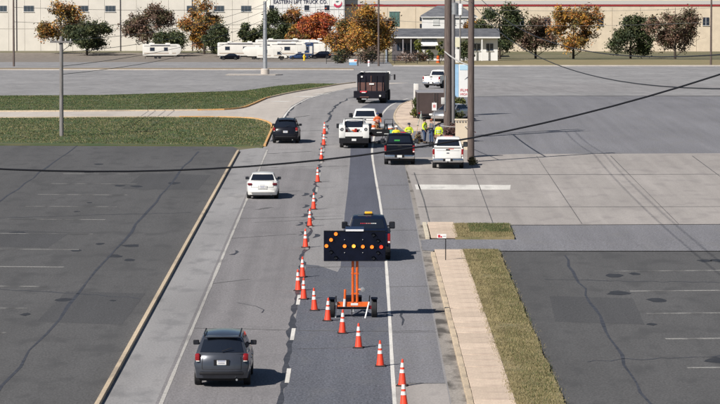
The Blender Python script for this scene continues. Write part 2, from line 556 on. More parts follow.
sheet('asphalt_patch', [(-6.58, -60), (-2.62, -60), (-2.6, 165), (-2.62, 231.8), (-4.2, 232.6), (-6.58, 231.4)], 0.008, road_left, road)
sheet('concrete_patch', [(1.1, -60), (2.9, -60), (2.9, 121.4), (1.1, 121.4)], 0.008, apron_m, road)
rr = random.Random(3)
joint = []
y = 60.0
while y < 345:
    base = -2.62 if y < 285 else (-2.62 + (y - 285) ** 2 * 0.00062)
    amp = 0.06 if y < 165 else (0.20 if y < 285 else 0.16)
    joint.append((base + rr.uniform(-amp, amp), y))
    y += rr.uniform(1.3, 3.4)
seg = []
start = 0
while start < len(joint) - 3:
    ln = rr.randint(6, 13)
    pts = joint[start:start + ln]
    ribbon('tar_joint', densify(pts, 0.9), 0.17, 0.012, tar_m, road, wig=0.045, wvar=0.65, rnd=rr)
    start += ln - 1 if rr.random() < 0.7 else ln + 1
left_joint = [(-6.35, 262), (-6.25, 285), (-6.0, 305), (-5.7, 315), (-4.9, 333), (-4.2, 345)]
ribbon('tar_joint', densify(smooth_line(left_joint), 1.2), 0.22, 0.012, tar_m, road, wig=0.06, wvar=0.6, rnd=rr)


def crack(x0, x1, y, slope=0.0, w=0.07, wig=0.25, m=None):
    n = max(4, int(abs(x1 - x0) / 0.3))
    pts = []
    dy = 0
    for i in range(n + 1):
        t = i / n
        dy += rr.uniform(-wig, wig) * 0.4
        pts.append((x0 + (x1 - x0) * t, y + slope * t + dy))
    ribbon('crack', pts, w, 0.014, m or crack_m, road, wvar=0.6, rnd=rr)


for x0, x1, y, sl, w in ((-6.5, 2.8, 138.4, -1.2, .10), (-6.5, -0.9, 191.6, 2.2, .12), (-5.5, -0.9, 189.0, 3.0, .10), (-6.4, -3.2, 179.2, 2.4, .14),
                         (1.2, 2.9, 216.5, 0.5, .14), (1.1, 2.9, 198.0, 0.3, .12), (1.1, 2.9, 154.5, 0.6, .10), (1.1, 2.9, 184.0, 0.4, .10), (-2.3, 1.1, 131.5, 1.0, .06),
                         (1.1, 2.9, 136.8, 0.3, .08), (-6.4, -2.8, 232.5, 1.5, .16), (-2.5, -0.8, 234.0, 0.8, .14), (-6.3, -3.3, 247.5, 3, .16),
                         (-5.6, -4.9, 197.8, 1.6, .35), (-5.9, -3.4, 211.0, 1.0, .14), (-2.4, 0.2, 163.8, 0.6, .12), (-6.2, -2.9, 275, 1.5, .16), (-5.2, -4.2, 296, 2.5, .25), (0.9, 2.8, 244, .5, .15),
                         (1.2, 2.86, 121.5, 0.05, .07), (-6.4, -4.8, 156.0, 2.0, .10)):
    crack(x0, x1, y, sl, w)
ribbon('crack', [(-5.0, 148.0), (-4.2, 146.6), (-3.85, 145.2), (-3.9, 144.1)], 0.07, 0.014, tar_m, road, wvar=.5)
ribbon('crack', [(1.62, 139.5), (1.7, 141.5), (1.6, 143), (1.72, 145)], 0.08, 0.014, tar_m, road, wvar=.5)
for x0, y0 in ((-5.9, 170), (-3.1, 187), (-3.0, 199), (-3.15, 208), (-2.9, 181), (-2.95, 192.5), (-2.2, 179.5), (-2.25, 206)):
    ribbon('tar_spot', [(x0 - .12, y0), (x0 + .05, y0 + .8), (x0 + .1, y0 + 1.6), (x0, y0 + 2.3)], 0.2, 0.013, tar_m, road, wvar=.6)

for k in range(14):
    y0 = 108.8 + 12.8 * k
    x0 = -2.46 if y0 < 130 else -2.53
    sheet('lane_dash', [(x0 - .075, y0), (x0 + .075, y0), (x0 + .075, y0 + 4.0), (x0 - .075, y0 + 4.0)], 0.016, paint_m if y0 < 160 else paint_faint, road)
right_line = smooth_line([(1.06, -60), (1.1, 116), (1.16, 140), (1.2, 165), (1.2, 188), (1.1, 206), (0.98, 220), (0.85, 240), (0.82, 250), (0.9, 258), (1.15, 277), (1.53, 292), (2.12, 308), (3.11, 323), (5.2, 343), (8.2, 370), (12.4, 396), (24, 420)], 2)
ribbon('edge_line', densify(right_line, 3), 0.13, 0.016, paint_m, road, wvar=0.12, rnd=rr)
left_line = smooth_line([(-6.4, -60), (-6.4, 226), (-6.42, 252)], 1)
ribbon('edge_line', densify(left_line, 3), 0.12, 0.016, paint_faint, road, wvar=0.3, rnd=rr)
left_line2 = smooth_line([(-6.3, 288), (-6.1, 305), (-5.75, 315), (-4.85, 334), (-3.3, 366), (-0.9, 399)], 2)
ribbon('edge_line', densify(left_line2, 3), 0.16, 0.018, paint_m, road, wvar=0.3, rnd=rr)
for x0, y0, x1, y1 in ((-7.6, 327.5, -6.6, 326), (-5.9, 347, -4.8, 343), (-4.1, 361, -3.6, 358)):
    ribbon('painted_mark', [(x0, y0), (x1, y1)], 1.6, 0.016, paint_m, gore_o)

for k in range(12):
    yk = 128 + k * 9.0
    ribbon('stall_line', [(-13.4, yk), (-18.6, yk + .4)], .35, -.006, lot_paint, lot_left, wvar=.25, rnd=rr)
for k in range(5):
    yk = 126 + k * 9.0
    ribbon('stall_line', [(11.4, yk), (16.6, yk + .4)], .35, -.006, lot_paint, lot_right, wvar=.25, rnd=rr)
for x0, y0, x1, y1 in ((-9, 150, -22, 158), (-9, 196, -26, 190), (-12, 116, -11.2, 250), (-20.5, 130, -20, 258), (8, 128, 18, 131), (9.2, 100, 9.6, 170), (8, 158, 20, 156)):
    nseg = 26
    ribbon('tar_seal', [(x0 + (x1 - x0) * q / nseg + rr.uniform(-.12, .12), y0 + (y1 - y0) * q / nseg + rr.uniform(-.3, .3)) for q in range(nseg + 1)], .12, -.007, tar_m, lot_left if x0 < 0 else lot_right, wvar=.5, rnd=rr)

oil_m = pm('oil_stain', (0.035, 0.034, 0.035), 0.6, var=.4, scale=3)
for k in range(26):
    xo, yo = (rr.uniform(-18, -10), rr.uniform(120, 240)) if k < 16 else (rr.uniform(9, 17), rr.uniform(120, 168))
    ra_, pts_ = rr.uniform(.15, .5), []
    for q in range(9):
        an = q * 2 * math.pi / 9
        pts_.append((xo + math.cos(an) * ra_ * rr.uniform(.6, 1.2), yo + math.sin(an) * ra_ * 2.2 * rr.uniform(.6, 1.2)))
    sheet('oil_stain', pts_, -.0075, oil_m, lot_left if xo < 0 else lot_right)
for pl_ in ([(-12.6, 141), (-9.2, 140), (-9.0, 152), (-12.4, 153)], [(-22, 176), (-15, 174), (-14.6, 183), (-21, 186)], [(-14, 214), (-9.5, 213), (-9.3, 226), (-13.6, 228)]):
    sheet('asphalt_patch', pl_, -.009, lot_patch, lot_left)
sheet('asphalt_patch', [(7.6, 141), (11, 140), (11.3, 150), (7.9, 151)], -.009, lot_patch, lot_right)

# gutter, kerb and sidewalk on the right
gut = struct(sheet('gutter', [(2.94, -60), (3.62, -60), (3.50, 165), (3.40, 187), (3.2, 235), (2.88, 262), (2.94, 200)], 0.010, gutter_m))
rk = random.Random(11)
kerb = struct(MB().box((3.53, 136, 0.0), (0.1, 70, 0.04)).build('kerb', kerb_m))
kb = MB().box((0, 0, 0.07), (0.20, 2.98, 0.17), 0.015).mesh('kerb_stone')
kb.materials.append(kerb_m)


def kerb_stone(x, y, m=None, mesh=kb, par=kerb, tilt=True):
    o = bpy.data.objects.new('kerb_stone', mesh)
    COL.objects.link(o)
    o.location = (x + rk.uniform(-.006, .006), y, rk.uniform(-.008, .004))
    o.rotation_euler = (0, 0, rk.uniform(-.003, .003) + 0.0015)
    o.parent = par
    return o


yy = 99.5
while yy < 171:
    kerb_stone(3.54 - max(0, (yy - 120)) * 0.0024, yy)
    yy += 3.0
kb2 = MB().box((0, 0, 0.07), (0.20, 2.98, 0.15), 0.012).mesh('kerb_stone')
kb2.materials.append(kerb_pale_m)
for yy in (180.2, 183.2, 186.2): kerb_stone(3.34, yy, mesh=kb2)
walk = struct(MB().box((4.27, 136.5, 0.03), (1.25, 72, 0.05)).add([(3.6, 179, .06), (4.85, 179, .06), (4.8, 187.3, .06), (3.55, 187.3, .06)], [(0, 1, 2, 3)]).build('sidewalk', gutter_m))
sb = MB().box((0, 0, 0.08), (1.34, 1.72, 0.1), 0.015).mesh('slab')
sb.materials.append(slab_m)
k = 0
yy = 101.0
while yy < 188:
    if not 171.6 < yy < 179.4:
        o = bpy.data.objects.new('slab', sb)
        COL.objects.link(o)
        o.parent = walk
        o.location = (4.32 - max(0, (yy - 120)) * 0.0024, yy, rk.uniform(-.012, .012))
        o.rotation_euler = (rk.uniform(-.006, .006), rk.uniform(-.005, .005), 0)
    yy += 1.79
struct(sheet('driveway', [(2.96, 172.4), (3.45, 172.0), (40, 172.0), (40, 178.4), (3.3, 178.4), (2.96, 178.0)], 0.022, shoulder_m))
apron = struct(sheet('concrete_apron', [(3.16, 187.4), (9.5, 187.4), (60, 190), (60, 250), (10.5, 247), (3.6, 243), (2.95, 232), (3.14, 210)], 0.016, apron_m))
sheet('painted_band', [(3.30, 213.0), (8.8, 212.8), (9.0, 216.8), (3.27, 217.2)], 0.022, paint_m, apron)
for yb in (199.5, 226.0):
    ribbon('apron_joint', [(3.2, yb), (5, yb + .3), (9.5, yb), (30, yb + .6)], 0.25, 0.022, crack_m, apron, wvar=.4)
ribbon('apron_joint', [(3.62, 188), (3.6, 205), (3.4, 228)], 0.06, 0.022, crack_m, apron, wvar=.4)
for xj in (6.9, 11.5, 16.5, 22, 28): ribbon('apron_joint', [(xj, 188), (xj + .2, 217), (xj + .4, 245)], 0.06, 0.022, crack_m, apron, wvar=.4)
corner = smooth_line([(3.4, 276), (2.86, 288), (2.75, 297), (3.12, 308), (3.55, 316), (4.15, 323.2), (5.05, 330), (6.9, 340)], 2)
corner_o = struct(sheet('corner_sidewalk', corner + [(8.5, 340), (8.0, 300), (5.0, 276)], 0.10, slab_m))
ribbon('kerb_edge', corner, 0.16, 0.0, kerb_m, corner_o, height=0.12)
ribbon('kerb_edge', [p for p in gore_lo if p[0] > -15], 0.18, 0.0, kerb_yellow_m, gore_o, height=0.13)
ribbon('kerb_edge', [p for p in gore_lo if p[0] < -13.5], 0.17, 0.001, kerb_m, gore_o, height=0.12)
ribbon('kerb_edge', [p for p in gore_up if p[0] < -12.8], 0.17, 0.001, kerb_m, gore_o, height=0.12)
ribbon('kerb_edge', [p for p in gore_up if p[0] > -14 and p[1] < 340], 0.18, 0.0, kerb_yellow_m, gore_o, height=0.13)
ribbon('kerb_edge', [p for p in gore_up if p[1] >= 334], 0.2, 0.002, kerb_m, gore_o, height=0.12)
ribbon('kerb_edge', [(-6.72, 256), (-6.72, 283)], 0.18, 0.0, kerb_yellow_m, gore_o, height=0.13)
far_kerb = struct(ribbon('far_kerb', [(-260, 589), (-1, 589)], 0.5, 0, concrete_m, height=0.16))
struct(ribbon('far_kerb', [(6, 655), (260, 655)], 0.5, 0, concrete_m, height=0.22))

# turf
turf_l = struct(sheet('turf', [(-6.82, 254)] + [(x - .05, y - .1) for x, y in gore_lo] + [(-120, 263), (-9, 256.5)], 0.05, turf_m))
turf_u = struct(sheet('turf', [(x - .05, y) for x, y in gore_up if y < 428] + [(-2.5, 429.5), (-6.0, 432), (-9.2, 412), (-12, 377), (-25, 352), (-60, 339), (-120, 335)], 0.05, turf_m))
rt = random.Random(8)
verge_m = pm('verge_soil_thatch', (0.30, 0.235, 0.13), 0.95, col2=(0.16, 0.15, 0.07), scale=1.1, bump=0.5, detail=8)
turf_r = struct(sheet('verge', [(5.0 - max(0, yq - 120) * .0024, yq) for yq in range(60, 173, 4)] + [(6.55 + rt.uniform(-.05, .05), yq) for yq in range(172, 59, -2)], 0.115, verge_m))
turf_r2 = struct(sheet('verge', [(4.7, 178.6), (7.6, 178.6), (7.7, 187.2), (4.6, 187.2)], 0.115, verge_m))
g_green = pm('grass_green', (0.055, 0.092, 0.026), 0.8, var=0.4, scale=0.6)
g_dry = pm('grass_dry', (0.27, 0.225, 0.115), 0.85, var=0.3, scale=0.8)
g_olive = pm('grass_olive', (0.13, 0.125, 0.045), 0.8, var=0.35, scale=0.7)


def inside(p, poly):
    c = False
    n = len(poly)
    for i in range(n):
        a, b = poly[i], poly[(i + 1) % n]
        if (a[1] > p[1]) != (b[1] > p[1]) and p[0] < (b[0] - a[0]) * (p[1] - a[1]) / (b[1] - a[1]) + a[0]: c = not c
    return c


def grass(label, poly, n, h, w, seed, dry):
    rg = random.Random(seed)
    xs = [p[0] for p in poly]
    ys = [p[1] for p in poly]
    vs, fs, mi = [], [], []
    cnt = 0
    while cnt < n:
        p = (rg.uniform(min(xs), max(xs)), rg.uniform(min(ys), max(ys)))
        if not inside(p, poly): continue
        cnt += 1
        if mnoise.noise(Vector((p[0] * .9, p[1] * .3, seed))) + .5 * mnoise.noise(Vector((p[0] * 3, p[1] * 1.2, seed))) < rg.uniform(-.75, -.05): continue
        p = (p[0] + rg.gauss(0, .10), p[1] + rg.gauss(0, .15))
        a = rg.uniform(0, math.pi)
        hh = h * rg.uniform(.5, 1.3)
        lx, ly = rg.uniform(-.6, .6) * hh, rg.uniform(-.6, .6) * hh
        z = ht(p[1]) + (0.04 if p[0] < 0 else .105)
        c, s = math.cos(a) * w, math.sin(a) * w
        o = len(vs)
        vs += [(p[0] - c, p[1] - s, z), (p[0] + c, p[1] + s, z), (p[0] + lx, p[1] + ly, z + hh)]
        fs.append((o, o + 1, o + 2))
        d = dry(p) + .25 * mnoise.noise(Vector((p[0] * .5, p[1] * .12, seed + 9.)))
        q = rg.random()
        mi.append(1 if q < d else (2 if q < d + 0.3 else 0))
    me = bpy.data.meshes.new('grass')
    me.from_pydata(vs, [], fs)
    for m in (g_green, g_dry, g_olive): me.materials.append(m)
    me.polygons.foreach_set('material_index', mi)
    o = bpy.data.objects.new('grass', me)
    COL.objects.link(o)
    return tag(o, label, 'grass', kind='stuff')


def dist_line(p, line):
    return min(math.hypot(p[0] - q[0], (p[1] - q[1]) * .4) for q in line)


verge_lo = [(-6.9, 255.5)] + [(x - .12, y - .3) for x, y in gore_lo if x > -40] + [(-40, 263), (-9, 256.5)]
verge_up = [(x - .15, y + .1) for x, y in gore_up if x > -45 and y < 427] + [(-2.6, 428), (-6.1, 431), (-9.3, 411), (-12.1, 376), (-25, 351), (-45, 344)]
grass('green grass with tan edges inside the bend beyond the slip road', verge_up, 90000, 0.07, 0.035, 5, lambda p: 0.5 if dist_line(p, gore_up) < .7 else 0.03)
grass('olive and straw grass patch beside the dark vehicle', verge_lo, 50000, 0.08, 0.035, 15, lambda p: 0.6 if dist_line(p, gore_lo) < .9 else 0.16)
grass('dry yellow grass strip beside the sidewalk before the driveway', [(4.95, 100), (6.5, 100), (6.5, 171.6), (4.83, 171.6)], 75000, 0.075, 0.011, 6, lambda p: 0.85 if p[0] < 5.4 else 0.6)
grass('dry yellow grass corner between the driveway and the apron', [(4.8, 178.8), (7.5, 178.8), (7.6, 187), (4.8, 187)], 22000, 0.075, 0.011, 7, lambda p: 0.85 if p[0] < 5.5 or p[1] < 181.5 else 0.2)


# ------------------------------------------------------------ vehicles
def loft(prof, fr, W, dy=None, dz=None, bev=0.03):
    """outline in y,z swept across the width; W gives the half width at y,z"""
    bm = bmesh.new()
    n = len(prof)
    sl = []
    for f in fr:
        ring = []
        for y, z in prof:
            yy = y + (dy(f, y, z) if dy else 0)
            zz = z + (dz(f, y, z) if dz else 0)
            ring.append(bm.verts.new((f * W(y, z), yy, zz)))
        sl.append(ring)
    for a, b in zip(sl[:-1], sl[1:]):
        for i in range(n):
            bm.faces.new((a[i], a[(i + 1) % n], b[(i + 1) % n], b[i]))
    caps = [bm.faces.new(sl[0][::-1]), bm.faces.new(sl[-1])]
    bmesh.ops.recalc_face_normals(bm, faces=bm.faces[:])
    if bev:
        es = [e for c in caps for e in c.edges]
        bmesh.ops.bevel(bm, geom=es, offset=bev, segments=2, profile=0.6, affect='EDGES', clamp_overlap=True)
    bmesh.ops.triangulate(bm, faces=[f for f in bm.faces if len(f.verts) > 4])
    me = bpy.data.meshes.new('loft')
    bm.to_mesh(me)
    bm.free()
    me.polygons.foreach_set('use_smooth', [True] * len(me.polygons))
    me.set_sharp_from_angle(angle=R(38))
    return me


def arc(cy, cz, r, a0, a1, n=9):
    return [(cy + r * math.cos(R(a0 + (a1 - a0) * i / (n - 1))), cz + r * math.sin(R(a0 + (a1 - a0) * i / (n - 1)))) for i in range(n)]


FR = (-1, -.93, -.8, -.55, -.25, 0, .25, .55, .8, .93, 1)
WHEELS = {}


def wheel(parent, x, y, r, w, side, rim=rim_m):
    key = (r, w)
    if key not in WHEELS:
        t = MB().lathe([(r * .62, -w / 2 + .01), (r * .66, -w / 2), (r * .93, -w / 2), (r, -w * .36), (r, w * .36), (r * .93, w / 2), (r * .66, w / 2), (r * .62, w / 2 - .01)], 24, 'X')
        tm = t.mesh('tyre', 35)
        tm.materials.append(tyre_m)
        q = MB().lathe([(r * .64, -w * .38), (r * .64, w * .40), (r * .56, w * .44), (r * .50, w * .30), (r * .2, w * .30), (r * .16, w * .42), (0.02, w * .42)], 24, 'X')
        for k in range(5):
            a = 2 * math.pi * k / 5
            q.box((w * .36, math.cos(a) * r * .36, math.sin(a) * r * .36), (w * .10, r * .13, r * .5), rx=a - math.pi / 2)
        qm = q.mesh('rim', 35)
        WHEELS[key] = (tm, qm)
    tm, qm = WHEELS[key]
    if not qm.materials: qm.materials.append(rim)
    a = link('wheel', tm, None, parent, (x, y, r))
    b = link('rim', qm, None, a)
    if side < 0: b.rotation_euler = (0, 0, math.pi)
    return a


def mirror(parent, x, y, z, side, mat, s=1.0, towing=False):
    m = MB()
    h = 0.19 * s * (1.5 if towing else 1)
    m.box((side * (x + .16 * s), y, z), (0.24 * s, 0.13 * s, h), 0.035 * s)
    m.box((side * (x + .03 * s), y + .02, z - .04), (0.14 * s, 0.06, 0.05), 0.01)
    o = m.build('side_mirror', mat, parent, smooth=40)
    MB().panel([(side * (x + .16 * s) - .095 * s, y - .066 * s, z - h * .38), (side * (x + .16 * s) + .095 * s, y - .066 * s, z - h * .38), (side * (x + .16 * s) + .095 * s, y - .066 * s, z + h * .38), (side * (x + .16 * s) - .095 * s, y - .066 * s, z + h * .38)], .004).build('mirror_glass', pm('mirror_silver', (0.10, 0.11, 0.13), 0.05, 1.0), o)
    return o


def rear_patch(W, A, B, t0, t1, f0, f1, off, dy=None, n=8):
    """thin panel that follows the rear face between profile points A (low) and B (high)"""
    ny, nz = -(B[1] - A[1]), (B[0] - A[0])
    l = math.hypot(ny, nz)
    ny, nz = ny / l, nz / l
    if ny > 0: ny, nz = -ny, -nz
    mb = MB()
    vs, fs = [], []
    for t in (t0, t1):
        y = A[0] + (B[0] - A[0]) * t
        z = A[1] + (B[1] - A[1]) * t
        for i in range(n + 1):
            f = f0 + (f1 - f0) * i / n
            vs.append((f * W(y, z), y + (dy(f, y, z) if dy else 0) + ny * off, z + nz * off))
    for i in range(n): fs.append((i, i + 1, n + 2 + i, n + 1 + i))
    m2 = len(vs)
    vs2 = [(x, y - ny * off * .9, z - nz * off * .9) for x, y, z in vs]
    for i in range(n): fs.append((m2 + i, m2 + n + 1 + i, m2 + n + 2 + i, m2 + i + 1))
    for i in range(n):
        fs.append((i, m2 + i, m2 + i + 1, i + 1))
        fs.append((n + 1 + i, n + 2 + i, m2 + n + 2 + i, m2 + n + 1 + i))
    fs.append((0, n + 1, m2 + n + 1, m2))
    fs.append((n, m2 + n, m2 + 2 * n + 1, 2 * n + 1))
    return mb.add(vs + vs2, fs)


def side_glass(parent, W, poly, name='side_window'):
    for s in (-1, 1):
        pts = [(s * (W(y, z) + .001), y, z) for y, z in poly]
        if s < 0: pts = pts[::-1]
        MB().panel(pts, .006).build(name, glass_m, parent)


def pickup(label, loc, rz, paint, bumper=chrome_m, bed='open', group=None, tint=None, trim=None):
    t = thing('pickup_truck', label, 'truck', loc, rz, group)
    Wb = lambda y, z: (1.0 - 0.035 * max(0, (0.95 - z) / 0.5) ** 2 - 0.05 * max(0, (z - 0.95) / 0.45) ** 2) * (1 - .05 * max(0, (y - 5.1) / .75) ** 2)
    cr = lambda f, y, z: (-0.03 * f * f if z > 1.0 else 0)
    bow = lambda f, y, z: (-0.16 * abs(f) ** 3 if y > 5.3 else 0)
    ra, fa, ar = 1.18, 4.88, 0.47
    cabp = [(2.16, .46)] + [(4.30, .42)] + arc(fa, .42, ar, 178, 2, 11) + [(5.5, .48), (5.83, .52), (5.87, .78), (5.83, 1.02), (5.65, 1.14), (5.1, 1.20), (4.42, 1.25), (2.16, 1.30)]
    body = link('body', loft(cabp, FR, Wb, bow, cr), paint, t)
    Wg = lambda y, z: 0.935 - 0.215 * ((z - 1.22) / 0.72)
    gh = [(2.18, 1.24), (2.30, 1.84), (2.40, 1.905), (2.65, 1.94), (3.4, 1.94), (3.62, 1.90), (4.46, 1.22)]
    bowg = lambda f, y, z: (-0.10 * f * f if y > 3.55 else (0.05 * f * f if y < 2.45 else 0))
    cab = link('cab', loft(gh, FR, Wg, bowg, lambda f, y, z: -0.045 * f * f if z > 1.8 else 0), paint, t)
    rear_patch(Wg, (2.18, 1.24), (2.30, 1.84), .20, .90, -.84, .84, .012, bowg).build('rear_window', glass_m, t)
    wsh = MB()
    vs = []
    for (y, z) in ((4.42, 1.27), (3.70, 1.85)):
        for i in range(9):
            f = -.88 + 1.76 * i / 8
            vs.append((f * Wg(y, z), y + bowg(f, y, z) + .012, z + .012))
    wsh.add(vs, [(i, i + 1, 10 + i, 9 + i) for i in range(8)]).build('windshield', glass_m, t)
    side_glass(t, Wg, [(2.36, 1.33), (3.05, 1.32), (3.05, 1.80), (2.44, 1.80)])
    side_glass(t, Wg, [(3.14, 1.32), (4.22, 1.32), (3.68, 1.80), (3.14, 1.80)])
    MB().box((0, 2.40, 1.875), (0.26, 0.05, 0.035), .008).build('brake_light', red_lens, t)
    for s in (-1, 1):
        mirror(t, .93, 4.05, 1.36, s, black_plastic, 1.15, True)
        for y in (2.45, 3.25):
            MB().box((s * 1.0, y, 1.08), (.04, .2, .035), .008).build('door_handle', trim or paint, t)
        for y in (2.30, 3.10, 4.22):
            MB().box((s * .985, y, .85), (.028, .012, .72)).build('door_seam', under_m, t)
    if bed == 'open':
        bp = [(0.06, .58), (.30, .52)] + arc(ra, .42, ar, 170, 10, 11) + [(2.14, .46), (2.14, 1.34), (0.06, 1.36)]
        for s in (-1, 1):
            mb = MB()
            n = len(bp)
            vs = [(s * Wb(y, z), y, z) for y, z in bp] + [(s * .88, y, z) for y, z in bp]
            fs = [tuple(range(n)), tuple(range(2 * n - 1, n - 1, -1))] + [(i, n + i, n + (i + 1) % n, (i + 1) % n) for i in range(n)]
            mb.add(vs, fs)
            me = mb.mesh('bed_side')
            bm = bmesh.new()
            bm.from_mesh(me)
            bmesh.ops.triangulate(bm, faces=[f for f in bm.faces if len(f.verts) > 4])
            bm.to_mesh(me)
            bm.free()
            link('bed_side', me, paint, t)
            MB().box((s * .94, 1.1, 1.362), (.11, 2.04, .02), .008).build('bed_rail', black_plastic, t)
            MB().box((s * .915, .075, 1.06), (.13, .09, .46), .025).build('tail_light', red_lens, t, smooth=40)
            MB().box((s * .915, .07, .90), (.10, .092, .08), .01).build('reverse_light', white_lens, t)
        MB().box((0, 1.1, .80), (1.78, 2.06, .06)).build('bed_floor', black_plastic, t)
        tg = MB().box((0, .09, 1.005), (1.68, .10, .71), .02).build('tailgate', paint, t, smooth=40)
        MB().box((0, .036, 1.25), (.26, .012, .09), .004).build('handle', black_plastic, tg)
        MB().box((0, .034, 1.03), (.17, .01, .065), .004).build('badge', pm('badge_dark', (.03, .04, .08), .3), tg)
        MB().box((0, .034, .76), (1.5, .008, .02)).build('crease', paint, tg)
        MB().box((0, .06, 1.365), (1.66, .11, .02), .008).build('spoiler', black_plastic, tg)
        MB().box((0, .2, .42), (1.7, .3, .22), .03).build('tail_shade_box', under_m, t)  # added dark box standing in for the shade beneath the tail
        bu = MB().box((0, -.02, .565), (1.94, .20, .26), .045).build('bumper', bumper, t, smooth=40)
        MB().box((0, -.121, .60), (.62, .012, .17), .004).build('plate_recess', black_plastic, bu)
        lpl = MB().box((0, -.13, .60), (.31, .008, .155), .003).build('license_plate', plate_m, bu)
        MB().box((0, .036, 1.18), (1.5, .008, .012)).box((0, .036, .70), (1.62, .008, .012)).build('crease', under_m, tg)
        MB().box((0, -.10, .47), (.09, .16, .08), .01).build('hitch', under_m, bu)
    MB().box((0, 2.9, .50), (1.5, 4.6, .22)).box((0, ra, .40), (1.4, .14, .14)).build('chassis', under_m, t)
    MB().lathe([(.03, -.02), (.16, -.12), (.17, 0), (.16, .12), (.03, .14)], 14, 'Y', (0, ra, .40)).build('axle_housing', under_m, t, smooth=50)
    MB().tube([(.62, .12, .40), (.62, .6, .42), (.62, 1.6, .48)], .04, 10).build('exhaust_pipe', steel_m, t)
    MB().lathe([(.14, -.1), (.36, -.1), (.38, 0), (.36, .1), (.14, .1)], 18, 'Z', (0, .55, .52)).build('spare_wheel', tyre_m, t, smooth=40)
    fb = MB().box((0, 5.86, .60), (1.86, .16, .24), .05).build('front_bumper', bumper, t, smooth=40)
    MB().box((0, 5.88, .90), (1.2, .05, .28), .02).build('grille', black_plastic, t)
    for s in (-1, 1):
        MB().box((s * .80, 5.78, .93), (.30, .12, .22), .03).build('headlight', white_lens, t, smooth=40)
        wheel(t, s * .86, ra, .40, .27, s)
        wheel(t, s * .86, fa, .40, .27, s)
        MB().prism([(ra + a, .43 + b) for a, b in ((-.5, -.05), (-.46, .25), (-.2, .5), (.2, .5), (.46, .25), (.5, -.05))], s * .70, s * .72).build('wheel_well', under_m, t)
        MB().box((s * .86, .70, .36), (.26, .02, .30)).build('mud_flap', black_plastic, t)
    return t


